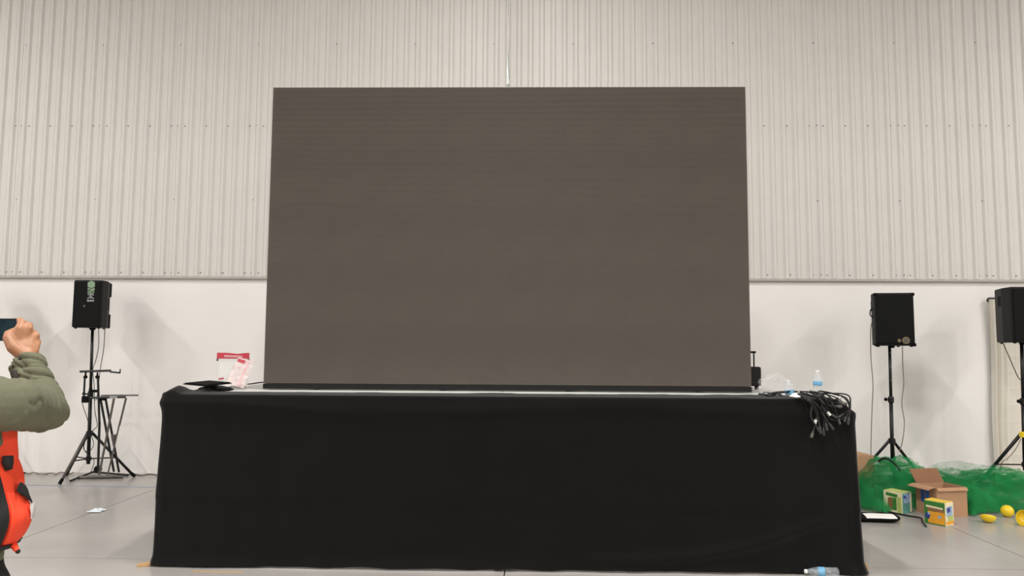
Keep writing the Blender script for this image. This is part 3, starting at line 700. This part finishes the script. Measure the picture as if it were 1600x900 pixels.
# green tulle heap
def X(px, Y): return at(px, 760, Y).x
MND = [(X(1392, 7.9), 7.9, .37, .40, .50), (X(1352, 7.6), 7.6, .15, .22, .42), (X(1445, 8.2), 8.2, .20, .40, .40), (X(1500, 8.1), 8.1, .17, .5, .4), (X(1562, 7.75), 7.75, .25, .5, .55), (X(1625, 7.5), 7.5, .20, .5, .5), (X(1515, 7.3), 7.3, .19, .26, .26), (X(1410, 7.75), 7.75, .22, .35, .35), (X(1575, 7.55), 7.55, .18, .5, .25)]
BX = Vector((at(1471, 790, 7.22).x, 7.22, 0))
def HT(x, y):
    h = 0
    for cx_, cy_, hh, rx, ry in MND:
        d = ((x-cx_)/rx)**2+((y-cy_)/ry)**2
        if d < 1: h = (h**3 + (hh*(1-d)**.55)**3)**(1/3)
    for bx, by, rr in ((BX.x, BX.y-.03, .27), (fl(1403, 796).x, fl(1403, 800).y, .17), (fl(1466, 814).x, fl(1466, 816).y, .3), (fl(1570, 812).x, fl(1570, 812).y, .26)):
        d = math.hypot(x-bx, (y-by)); h *= sst(rr*.72, rr*1.15, d)
    return h
def net_mat(name, rgb, lo, hi):
    m = bpy.data.materials.new(name); m.use_nodes = True; nt = m.node_tree; nt.nodes.clear()
    out = nt.nodes.new('ShaderNodeOutputMaterial'); tr = nt.nodes.new('ShaderNodeBsdfTransparent'); df = nt.nodes.new('ShaderNodeBsdfDiffuse'); tl = nt.nodes.new('ShaderNodeBsdfTranslucent')
    c = lin(rgb)+(1,); df.inputs[0].default_value = c; tl.inputs[0].default_value = c
    ms = nt.nodes.new('ShaderNodeMixShader'); ms.inputs[0].default_value = .45; mx = nt.nodes.new('ShaderNodeMixShader')
    tc = nt.nodes.new('ShaderNodeTexCoord'); n = nt.nodes.new('ShaderNodeTexNoise'); n.inputs['Scale'].default_value = 7; n.inputs['Detail'].default_value = 5
    mr = nt.nodes.new('ShaderNodeMapRange'); mr.inputs['From Min'].default_value = .35; mr.inputs['From Max'].default_value = .65; mr.inputs['To Min'].default_value = lo; mr.inputs['To Max'].default_value = hi
    L = nt.links.new
    L(tc.outputs['Object'], n.inputs['Vector']); L(n.outputs['Fac'], mr.inputs['Value']); L(df.outputs[0], ms.inputs[1]); L(tl.outputs[0], ms.inputs[2]); L(mr.outputs[0], mx.inputs[0]); L(tr.outputs[0], mx.inputs[1]); L(ms.outputs[0], mx.inputs[2]); L(mx.outputs[0], out.inputs['Surface'])
    return m
tulle_m = net_mat('green_tulle', (58, 168, 100), .14, .62); veil_m = net_mat('thin_green_tulle', (96, 176, 126), .03, .30)
x0, x1, y0, y1 = X(1338, 7.2)-.12, X(1640, 7.6), 6.78, 8.78
# layered ruffled cloth, one mesh: nobody could count its folds
tm = MB()
for layer, (sc_h, amp, sd) in enumerate(((1.05, .10, 0), (.88, .09, 11), (.72, .08, 23), (.52, .07, 37), (.34, .05, 51))):
    nx, ny = 170, 110; idx = {}; vs = []; fs = []
    for j in range(ny):
        for i in range(nx):
            x = x0+(x1-x0)*i/(nx-1); y = y0+(y1-y0)*j/(ny-1); h = HT(x, y)
            wx = x+.10*noise.noise((x*2.6, y*2.6, sd)); wy = y+.10*noise.noise((x*2.6, y*2.6, sd+5))
            r1 = 1-2*abs(noise.noise((wx*5.5, wy*3.2, sd))); r2 = 1-2*abs(noise.noise((wx*12, wy*9, sd+3)))
            z = h*sc_h + amp*(r1*.6+r2*.4-.25)*min(1, h/.12)
            if h > .012: idx[(i, j)] = len(vs); vs.append(Vector((x+.03*noise.noise((x*6, y*6, sd+9)), y+.03*noise.noise((x*6, y*6, sd+14)), max(.004+.003*layer, z))))
    for j in range(ny-1):
        for i in range(nx-1):
            k = [(i, j), (i+1, j), (i+1, j+1), (i, j+1)]
            if all(q in idx for q in k): fs.append(tuple(idx[q] for q in k))
    tm.add(vs, fs)
tl = tm.build('tulle_heap', tulle_m, smooth=True)
tag(tl, 'heap of crumpled sheer green tulle netting on the floor along the right wall', 'netting', kind='stuff')
vm = MB()
def veil(u, v):
    x = X(1420, 8.4)+(X(1610, 8.4)-X(1420, 8.4))*u; y = 8.62-.75*v
    e = math.sin(math.pi*u)**.6
    z = (.37+.10*noise.noise((u*3, 2, 3))-.12*u)*math.sin(math.pi*min(1, v*1.0+.02))**.7*e + .05*(1-2*abs(noise.noise((x*6, v*4, 2))))*e
    return Vector((x, y, max(.005, z)))
vm.grid(veil, 70, 40); vo = vm.build('veil_edge', veil_m, tl, smooth=True); vo['kind'] = 'stuff'
# open brown carton
ang = .2
ob = thing('cardboard_box', 'open brown cardboard box with blue print and raised flaps in the tulle', 'box', (BX.x, BX.y, 0), ang)
W_, D_, H_ = .315, .27, .265
th = .006
for nm, c, dm in (('side_panel', (0, -D_/2, H_/2), (W_, th, H_)), ('side_panel', (0, D_/2, H_/2), (W_, th, H_)), ('side_panel', (-W_/2, 0, H_/2), (th, D_-th, H_)), ('side_panel', (W_/2, 0, H_/2), (th, D_-th, H_)), ('bottom_panel', (0, 0, .004), (W_-th, D_-th, th))):
    MB().box(c, dm).build(nm, M['carton'], ob, local=True)
def flap(hinge, dirv, axis, ln, m='carton', curve=.0):
    h = Vector(hinge); d = Vector(dirv).normalized(); ax = Vector(axis)
    g = MB(); g.grid(lambda u, v: h + ax*(u-.5) + d*ln*v + Vector((0, 0, -curve*v*v)), 6, 6); return g.build('flap', M[m], ob, local=True, solid=.005)
flap((-W_/2, 0, H_), (-1, 0, .12), (0, D_, 0), .09, 'carton', .03)           # left flap folded out over the printed side
flap((0, D_/2, H_), (-.25, .35, .9), (W_*.95, 0, 0), .14, 'carton_dk')            # back flap standing up
flap((0, -D_/2, H_), (0, -.55, -.8), (W_, 0, 0), .035, 'carton')           # narrow front fold
for k in (-1, 1): MB().box((-W_/2-.0042, .01+.03*k, H_*.70), (.0016, .045, .15)).build('blue_print', M['blue_tape'], ob, local=True)
# brown carton at left edge, half hidden by the stage
q = at(1348, 740, 8.0); cb_ = thing('cardboard_box', 'tan cardboard box half hidden behind the stage right end', 'box', (at(1345, 730, 8.05).x-.13, 8.05, 0), .1)
zq = at(1348, 712, 7.9).z
MB().box((0, 0, zq/2), (.4, .3, zq)).build('body', M['carton'], cb_, local=True, bevel=.004)
MB().box((0, 0, zq+.001), (.4, .05, .002)).build('tape', M['timber'], cb_, local=True)
# printed product boxes
def printed(label, c, rz, w, d, h, front, side, top):
    t = thing('printed_box', label, 'box', c, rz, 'printed product boxes by the tulle')
    MB().box((0, 0, h/2), (w, d, h)).build('body', M['cream'], t, local=True, bevel=.003)
    MB().box((0, 0, h+.001), (w-.006, d-.006, .0022)).build('top_print', M[top], t, local=True)
    for i, (x, z, ww, hh, mm, r) in enumerate(front):
        MB().box((x*w, -d/2-.0012-.0004*i, z*h), (ww*w, .0022, hh*h), Matrix.Rotation(r, 3, 'Y')).build('front_print', M[mm], t, local=True)
    for i, (y, z, ww, hh, mm, r) in enumerate(side):
        MB().box((w/2+.0012+.0004*i, y*d, z*h), (.0022, ww*d, hh*h), Matrix.Rotation(r, 3, 'X')).build('side_print', M[mm], t, local=True)
    for sx in (-1, 1): MB().box((sx*w*.25, 0, h+.0035), (w*.46, d*.9, .002), Matrix.Rotation(sx*-.05, 3, 'Y')).build('lid_flap', M[top], t, local=True)
    return t
printed('small yellow topped box with green and pale blue print, left of the cardboard box', (fl(1403, 799).x, fl(1403, 799).y, 0), -1.0, .185, .15, .19,
        [(0, .5, .98, .98, 'cream', 0), (-.05, .84, .62, .16, 'green_print', .08), (0.02, .42, .36, .6, 'green_print', 0), (-.14, .42, .24, .55, 'brown_print', 0), (.34, .4, .22, .78, 'lime', 0)],
        [(0, .5, .98, .98, 'teal_print', 0), (.05, .72, .8, .42, 'sky_print', .05), (-.25, .8, .25, .16, 'navy', 0), (.38, .5, .16, .9, 'cream', 0)], 'lime')
printed('small orange and green printed box standing in front of the cardboard box', (fl(1467.5, 818.5).x, fl(1467.5, 818.5).y, 0), -1.02, .185, .125, .20,
        [(0, .5, .98, .98, 'green_print', 0), (.08, .3, .80, .5, 'orange_print', -.0), (.2, .42, .56, .32, 'orange_print', -.22), (.05, .64, .75, .14, 'brown_print', .03), (.0, .745, .8, .08, 'cream', .04), (-.33, .34, .22, .22, 'navy', .4), (-.27, .44, .10, .10, 'sky_print', 0), (.24, .36, .13, .14, 'sky_print', .6)],
        [(0, .5, .98, .98, 'cream', 0), (0, .62, .74, .42, 'sky_print', .05), (-.1, .68, .4, .2, 'navy', .2), (.1, .32, .6, .22, 'lime', 0), (0, .14, .9, .14, 'orange_print', 0)], 'yellow')
# yellow ball and half shells
q = fl(1574, 809); yb_ = MB().ball((q.x+.02, q.y+.03, .054), .055, 24, 14, (1, 1, .98)); tag(yb_.build('yellow_ball', M['yellow'], smooth=True), 'whole round yellow ball on the floor in front of the tulle', 'ball', 'yellow balls and half shells')
def shell(label, c, r, Mr):
    m = MB(); m.grid(lambda u, v: Vector(c)+Mr @ Vector((r*math.cos(2*math.pi*u)*math.sin(math.pi/2*(.02+.98*v)), r*math.sin(2*math.pi*u)*math.sin(math.pi/2*(.02+.98*v)), -r*.85*math.cos(math.pi/2*(.02+.98*v)))), 26, 9, closed=True)
    lo = min(v.z for v in m.v)
    for v in m.v: v.z -= lo-.002
    t = m.build('half_shell', M['yellow'], smooth=True, solid=.005); return tag(t, label, 'shell', 'yellow balls and half shells')
q = fl(1551, 819); shell('upturned yellow half shell left of the whole yellow ball', (q.x, q.y+.06, .06), .06, Matrix.Rotation(-.35, 3, 'X') @ Matrix.Rotation(.25, 3, 'Y'))
q = fl(1602, 824); shell('yellow half shell lying on its side at the right edge of the frame', (q.x+.02, q.y+.06, .06), .066, Matrix.Rotation(-1.35, 3, 'Y') @ Matrix.Rotation(.3, 3, 'X'))
# black pouch with white label
q0, q1 = fl(1332, 814), fl(1402, 813); c = (q0+q1)/2; L_ = (q1-q0).length
bp = thing('flat_bag', 'flat black bag with white label lying beside the stage right end', 'bag', (c.x, c.y, 0), math.atan2((q1-q0).y, (q1-q0).x))
fbm_ = MB()
def fb_(u, v):
    th = 2*math.pi*v; x = (u-.5)*L_; e = (1-abs(2*u-1)**5)**.5
    return Vector((x, .115*math.cos(th)*e+.02*math.sin(u*6), max(.002, .033+.033*math.sin(th)*e*(1+.25*noise.noise((u*5, v*6, 1))))))
m = MB(); m.v = []; m.grid(lambda u, v: fb_(v, u), 26, 24, closed=True); m.build('body', M['rubber'], bp, local=True, smooth=True)
lm = MB(); lm.grid(lambda u, v: fb_(.2+.62*u, .47-.17*v) + Vector((0, -.002, .004)), 12, 5); lm.build('label', M['white'], bp, local=True, solid=.001)['label'] = 'white paper label'
cable('strap', [fl(1378, 799)+Vector((0, 0, .012)), fl(1400, 803.5)+Vector((0, 0, .008)), fl(1422, 808)+Vector((0, 0, .01)), fl(1439, 811.5)+Vector((0, 0, .012)), fl(1441, 816)+Vector((0, 0, .008)), fl(1447, 824)+Vector((0, 0, .008))], .008, 'black strap running from the flat bag past the printed boxes', 'strap')
cable('dark_stick', [at(1372, 721, 7.8), at(1382, 716, 7.75), at(1394, 721, 7.7), at(1407, 735, 7.6)], .011, 'dark bent strap showing through the top of the tulle below the tripod', 'strap', m='trouser')
q = at(1560, 739, 8.72); wbx = thing('white_box', 'small white box at the wall foot behind the tulle, right', 'box', (q.x, 8.72, 0), .1)
zq = at(1560, 731, 8.72).z
MB().box((0, 0, zq/2), (.13, .1, zq)).build('body', M['white'], wbx, local=True, bevel=.004); MB().box((0, -.051, zq*.62), (.13, .004, .014)).build('dark_strip', M['rubber'], wbx, local=True)  # dark strip across the front of the white box
# ================================================================== PERSON WITH PHONE
PSI = math.radians(18); PY = 1.80; PXX = at(-66, 600, PY).x
def Lw(x, y, z): return Vector((PXX + x*math.cos(PSI)+y*math.sin(PSI), PY - x*math.sin(PSI)+y*math.cos(PSI), z))
RZ = Matrix.Rotation(-PSI, 3, 'Z')
person = thing('person', 'person in orange vest and olive shirt seen from behind, raising a phone', 'person', (PXX, PY, 0), 0)
class Blob(MB):
    def cap(s, *pr):                      # chain of (point, radius)
        s.tube([q[0] for q in pr], [q[1] for q in pr], 16)
        for q in pr: s.ball(q[0], q[1], 16, 10)
        return s
    def ell(s, c, r, Mx=None): return s.ball(c, 1, 22, 16, r, Mx)
def skin_mesh(name, b, voxel, m, parent, smooth=4, fac=.5, post=None):
    o = b.build(name, m, parent, smooth=True)
    md = o.modifiers.new('r', 'REMESH'); md.mode = 'VOXEL'; md.voxel_size = voxel; md.use_smooth_shade = True
    ms = o.modifiers.new('s', 'SMOOTH'); ms.iterations = smooth; ms.factor = fac
    dg = bpy.context.evaluated_depsgraph_get(); me = bpy.data.meshes.new_from_object(o.evaluated_get(dg)); 
    o.modifiers.clear(); o.data = me; me.materials.clear(); me.materials.append(m)
    if post:
        inv = ROOTM[parent.name]; back = inv.inverted()
        for v in me.vertices: v.co = inv @ post(back @ v.co)
    me.polygons.foreach_set('use_smooth', [True]*len(me.polygons))
    return o
SR, SL = Lw(.158, .02, 1.365), Lw(-.165, .02, 1.365)
ER, WR = at(70, 641, 2.03), at(43, 569, 2.13)
EL, WL = at(-215, 650, 1.98), at(-66, 571, 2.11)
hc = at(-77, 506, PY+.06)       # head centre
HR = Matrix.Rotation(-.12, 3, 'Z')
def HP(x, y, z): return hc + HR @ Vector((x, y, z))
body = Blob()
# head: skull, jaw, face features, neck
body.ell(HP(0, -.012, .03), (.074, .093, .088), HR); body.ell(HP(0, .03, -.04), (.058, .066, .072), HR); body.ell(HP(0, .06, -.085), (.034, .032, .026), HR)
body.cap((HP(0, .09, .02), .010), (HP(0, .112, -.018), .014)); 
for s in (-1, 1):
    body.ell(HP(s*.011, .104, -.022), (.010, .010, .008), HR); body.ell(HP(s*.034, .078, -.018), (.022, .018, .016), HR); body.cap((HP(s*.014, .09, .03), .010), (HP(s*.05, .074, .032), .009))
    body.ell(HP(s*.077, -.012, -.005), (.008, .018, .031), HR); body.ell(HP(s*.08, -.022, .006), (.009, .014, .02), HR)
body.cap((HP(-.02, .088, -.055), .007), (HP(0, .095, -.054), .009), (HP(.02, .088, -.055), .007)); body.cap((HP(-.018, .086, -.066), .008), (HP(0, .092, -.068), .010), (HP(.018, .086, -.066), .008))
body.cap((HP(0, -.02, -.05), .055), (Lw(.02, .0, 1.43), .058), (Lw(0, -.01, 1.36), .07))
# trunk, legs inside the clothes
body.ell(Lw(0, 0, 1.27), (.10, .08, .14), RZ); body.ell(Lw(0, 0, 1.08), (.10, .08, .16), RZ); body.ell(Lw(0, 0, .97), (.11, .08, .07), RZ)
for s in (-1, 1): body.cap((Lw(s*.075, 0, .9), .082), (Lw(s*.085, .01, .5), .052), (Lw(s*.09, -.01, .12), .036), (Lw(s*.09, .0, .06), .034)); body.cap((Lw(s*.09, -.04, .04), .03), (Lw(s*.1, .12, .03), .026))
def arm(Sx, E, Wx): body.cap((Sx, .048), (E, .036), (Wx, .025))
arm(SR, ER, WR); arm(SL, EL, WL)
# hands round the phone; h() mirrors for the left hand
PHC = at(-14, 515, 2.165)
def hand(f):
    w0 = f(43, 566, 2.13)
    K = [f(27, 534, 2.135), f(38, 529, 2.15), f(48.5, 532, 2.16), f(56, 540, 2.165)]
    body.cap((w0, .025), (f(40, 556, 2.135), .024))
    for k, r in zip(K, (.0125, .0125, .012, .0115)): body.cap((f(40, 560, 2.14), .018), (w0*.35+k*.65, .0155), (k, r))
    for i in range(3): body.cap((w0*.45+K[i]*.55, .0145), (w0*.45+K[i+1]*.55, .0145))
    def fin(*p): body.cap(*p)
    fin((K[0], .0125), (f(30, 514, 2.137), .0118), (f(34, 503, 2.155), .0105), (f(30, 500.5, 2.178), .0092), (f(22, 501, 2.19), .008))
    fin((K[1], .0125), (f(45, 513, 2.155), .0112), (f(46, 508, 2.172), .0102), (f(37, 508, 2.196), .009), (f(22, 510, 2.2), .008))
    fin((K[2], .012), (f(56.5, 524, 2.175), .0108), (f(52, 519, 2.195), .0098), (f(40, 519, 2.208), .0088), (f(24, 520, 2.208), .0078))
    fin((K[3], .0115), (f(59, 534, 2.185), .0098), (f(52, 530, 2.202), .0088), (f(40, 530, 2.212), .0078), (f(28, 530, 2.212), .0072))
    fin((f(37, 556, 2.125), .018), (f(20, 543, 2.115), .0165), (f(11.5, 528, 2.118), .0128), (f(12.5, 521.5, 2.126), .0112), (f(20, 517.5, 2.138), .0095))
hand(lambda x, y, Y: at(x, y, Y)); hand(lambda x, y, Y: at(-28-x, y+1, Y))
bo = skin_mesh('body', body, .0042, M['skin'], person, 3)
for s in (-1, 1):
    e = MB().ball(HP(s*.032, .083, .008), .0125, 14, 10).build('eye', M['eye'], person, smooth=True); MB().ball(HP(s*.032, .0925, .008), .0058, 10, 6).build('iris', M['iris'], e, smooth=True)
MB().grid(lambda u, v: HP(.022*(2*u-1), .1015-.010*(2*u-1)**2, -.0605+(v-.5)*.012*(1-(2*u-1)**2)), 9, 4).build('lips', M['lips'], person, smooth=True, solid=.003)
# hair cap
hr = Blob(); hr.ell(HP(0, -.022, .045), (.081, .095, .083), HR); hr.ell(HP(0, -.05, .0), (.074, .06, .07), HR)
for k in range(60):
    a = random.uniform(-2.9, -.25) if k % 3 else random.uniform(0, 6.28); e_ = random.uniform(.0, 1.2)
    d = HR @ Vector((math.cos(a)*math.cos(e_), math.sin(a)*math.cos(e_), math.sin(e_))); q = HP(0, -.022, .045)+Vector((d.x*.078, d.y*.09, d.z*.08)); hr.cap((q, .010), (q+d*.008+Vector((0, 0, -.012)), .005))
skin_mesh('hair', hr, .006, M['hair'], person, 2)
# face mask strap behind the ear and mask
mk = MB(); mk.grid(lambda u, v: HP(.064*math.sin((u-.5)*2.3), .03+.083*math.cos((u-.5)*2.3)-.01*abs(v-.5), -.055+(v-.5)*.085*(1-.5*abs(2*u-1))), 18, 8); mk_o = mk.build('face_mask', M['mask_black'], person, smooth=True, solid=.003)
for s in (-1, 1): MB().tube(bez([HP(s*.062, .055, -.035), HP(s*.08, .01, -.01), HP(s*.088, -.025, .005), HP(s*.08, -.01, -.035), HP(s*.064, .045, -.07)], 6), .002, 5).build('ear_loop', M['mask_black'], mk_o)
# ---- olive shirt: trunk and sleeves
sh = Blob()
sh.ell(Lw(0, 0, 1.27), (.122, .10, .165), RZ); sh.ell(Lw(0, 0, 1.10), (.122, .10, .17), RZ); sh.ell(Lw(0, -.0, 1.0), (.135, .104, .075), RZ)
sh.cap((Lw(-.13, 0, 1.37), .062), (Lw(.13, 0, 1.37), .062)); sh.cap((Lw(0, -.01, 1.40), .074), (Lw(.005, 0, 1.435), .066))
def sleeve(Sx, E, Wx, sd):
    # bent path with fold rings
    pts = []; rs = []
    for k in range(15): t = k/14; pts.append(Sx.lerp(E, t)); rs.append(.061-.004*t+.0025*noise.noise((t*7, sd, 0)))
    for k in range(1, 30):
        t = k/29; pts.append(E.lerp(Wx, t)); fold = .0035*math.sin(t*21+1.0+sd)*sst(.15, .5, t)
        rs.append(.0545-.0125*t+fold+.002*noise.noise((t*9, sd, 3)))
    sm = bez(pts, 1)
    # round the elbow a little
    sh.tube(sm, rs[:len(sm)] if len(sm) <= len(rs) else rs+[rs[-1]]*(len(sm)-len(rs)), 24); sh.ball(Sx, .064, 16, 10); sh.ball(E, .0535, 18, 12)
    d = (Wx-E).normalized(); sh.tube([Wx-d*.034, Wx-d*.028, Wx-d*.004, Wx+d*.004], [.040, .0455, .0465, .042], 24)
sleeve(SR, ER, WR, 0.); sleeve(SL, EL, WL, 4.)
axU = (ER-SR).normalized(); axF = (WR-ER).normalized()
def wrinkle(p):
    # creases gathering at the elbow crook and along the forearm
    best = p
    for Sx, E, Wx in ((SR, ER, WR), (SL, EL, WL)):
        for A, B, k in ((Sx, E, 0), (E, Wx, 1)):
            ab = B-A; t = (p-A).dot(ab)/ab.length_squared
            if -.15 < t < 1.1:
                c_ = A+ab*max(0, min(1, t)); n = p-c_
                if n.length < .085 and n.length > 1e-4:
                    tw = math.atan2(n.z, n.x)
                    amp = .0025-.011*(1-abs(noise.noise((t*5.5+.9*math.sin(tw+1), .9*math.sin(tw)+.5*t, .9*math.cos(tw)+5+k))))**7*(.5+.7*k) - (.008*(1-abs(math.sin(t*11+1.1*math.sin(tw+.6))))**4*sst(.3, .55, t)*sst(1.0, .93, t) if k else 0)
                    if k == 0: amp += .0035*math.sin(tw*3+t*15)*sst(.55, .95, t)
                    return p + n.normalized()*amp
    return p
sho = skin_mesh('shirt', sh, .0042, M['olive'], person, 1, .4, wrinkle)
d = axF; cu = MB().tube([WR-d*.012, WR+d*.0065], [.041, .037], 20, caps=True).build('cuff_inside_shade', M['cuff_shade'], sho)  # dark plug, its colour stands for the shade inside the cuff
cu['label'] = 'dark plug standing for the shade inside the cuff'
og = Blob(); og.cap((at(22, 583, 2.06), .010), (at(27, 592, 2.055), .013), (at(31, 599, 2.05), .009)); skin_mesh('cuff_slit_shade', og, .004, M['cuff_shade'], sho, 1)  # dark lump put in for the shade of the cuff slit
# ---- trousers and boots
tr = Blob(); tr.ell(Lw(0, 0, .97), (.138, .105, .10), RZ)
for s in (-1, 1): tr.cap((Lw(s*.072, 0, .92), .094), (Lw(s*.082, .005, .5), .07), (Lw(s*.09, -.01, .1), .058), (Lw(s*.09, -.01, .075), .056))
skin_mesh('trousers', tr, .008, M['trouser'], person, 3)
for s in (-1, 1):
    bt = Blob(); bt.cap((Lw(s*.09, -.04, .045), .043), (Lw(s*.098, .08, .042), .04), (Lw(s*.102, .14, .036), .034)); bt.cap((Lw(s*.09, -.02, .05), .046), (Lw(s*.09, -.015, .14), .044))
    def flat(p): return Vector((p.x, p.y, max(.004, p.z)))
    skin_mesh('boot', bt, .006, M['shoe'], person, 2, .5, flat)
# ---- orange vest
def vest(u, z, e=0.0):
    th = 2*math.pi*u; c, s = math.cos(th), math.sin(th)
    a = .142+.022*math.exp(-((z-1.10)/.07)**2) - .010*sst(1.16, 1.3, z) - .010*sst(1.045, 1.02, z)+e
    b = .125+.01*math.exp(-((z-1.15)/.1)**2) - .065*sst(1.30, 1.44, z)+e
    a -= .02*sst(1.34, 1.44, z) + .018*sst(1.17, 1.26, z)
    a += .017*math.exp(-((z-1.095)/.06)**2)*(c > 0)*c
    k = 1+.035*fbm(c*1.6, s*1.6, z*5)-.03*(1-abs(noise.noise((c*2.2+z*3, s*2.2, z*9))))**6
    px = a*k*math.copysign(abs(c)**.85, c); py = b*k*math.copysign(abs(s)**.85, s)
    return Lw(px, py-.004, z+.006*noise.noise((c*3, s*3, 1)))
vm = MB(); nu, nv = 110, 60; vs = [vest(i/nu, 1.022+.418*j/(nv-1)) for j in range(nv) for i in range(nu)]; fs = []
inv = Matrix.Rotation(PSI, 3, 'Z')
for j in range(nv-1):
    for i in range(nu):
        k = [j*nu+i, j*nu+(i+1) % nu, (j+1)*nu+(i+1) % nu, (j+1)*nu+i]; c = sum((vs[q] for q in k), Vector())/4; l = inv @ (c-Vector((PXX, PY, 0)))
        if l.z > 1.285 and abs(l.x) > .118-.02*sst(1.3, 1.4, l.z): continue
        if l.y > 0 and abs(l.x) < .004: continue
        fs.append(tuple(k))
vm.add(vs, fs); vo = vm.build('vest', M['orange'], person, smooth=True, solid=.004); vo['label'] = 'bright orange safety vest'
def band(u0, u1, z0, z1, m, nm='binding', e=.0045, label=None):
    g = MB(); g.grid(lambda u, v: vest(u0+(u1-u0)*u, z0+(z1-z0)*v, e), 10 if u1-u0 < .5 else 110, 24 if z1-z0 > .02 else 3); o = g.build(nm, M[m], vo, smooth=True, solid=.002)
    if label: o['label'] = label
band(-.004, .014, 1.03, 1.275, 'vest_black', label='black edge binding'); band(.0, .999, 1.024, 1.036, 'vest_black', e=.010, label='black hem binding')
band(.55, .79, 1.10, 1.15, 'reflect', 'reflective_band')
# pocket bulging at the right side with a dark patch painted for the opening's shade and reflective patch
po = MB(); po.grid(lambda u, v: vest(.02+.135*u, 1.035+.125*v-.012*math.sin(u*3), .003+.012*math.sin(math.pi*min(1, v*1.25))**.6*math.sin(math.pi*u)**.5), 20, 20); po = po.build('side_pocket', M['orange'], vo, smooth=True, solid=.003)
og2 = MB(); og2.grid(lambda u, v: vest(.045+.085*u, 1.158-.05*u+(.004+.03*math.sin(math.pi*min(1, u*1.2)))*v, .012), 12, 6); og2.build('pocket_shade', M['vest_black'], vo, smooth=True, solid=.002)['label'] = 'dark patch standing for the shade in the pocket opening'
rp = MB(); rp.grid(lambda u, v: vest(.085+.05*u, 1.085+.035*v, .0185), 6, 6); rp.build('reflective_patch', M['reflect'], vo, solid=.002)['label'] = 'pale reflective patch'
tbm = Blob(); tbm.cap((at(17, 842, 1.825), .009), (at(22, 853, 1.80), .008), (at(26, 859, 1.79), .006)); pt_ = skin_mesh('pull_tab', tbm, .003, M['orange'], vo, 1); tp_ = MB().ball(at(28, 861.5, 1.79), .0055, 10, 8).build('tab_end', M['vest_black'], person, smooth=True)
yv = vest(.035, 1.24).y; strp = MB(); strp.tube([at(13, 712, yv), at(12, 722, yv-.002), at(14, 734, yv)], [.011, .013, .008], 10); strp.build('buckle', M['vest_black'], vo, smooth=True)
# ---- phone
Mp = Matrix.Rotation(.35, 3, 'X'); Mp = Matrix.Rotation(-.03, 3, 'Z') @ Mp.inverted()
ph = thing('phone', 'dark smartphone held sideways in the raised hands of the person', 'phone', PHC)
MB().box(PHC, (.152, .0085, .07), Mp).build('case', M['phone'], ph, bevel=.003, seg=3)
MB().box(PHC+Mp @ Vector((0, -.0046, 0)), (.142, .0012, .063), Mp).build('display', M['phone_glass'], ph)
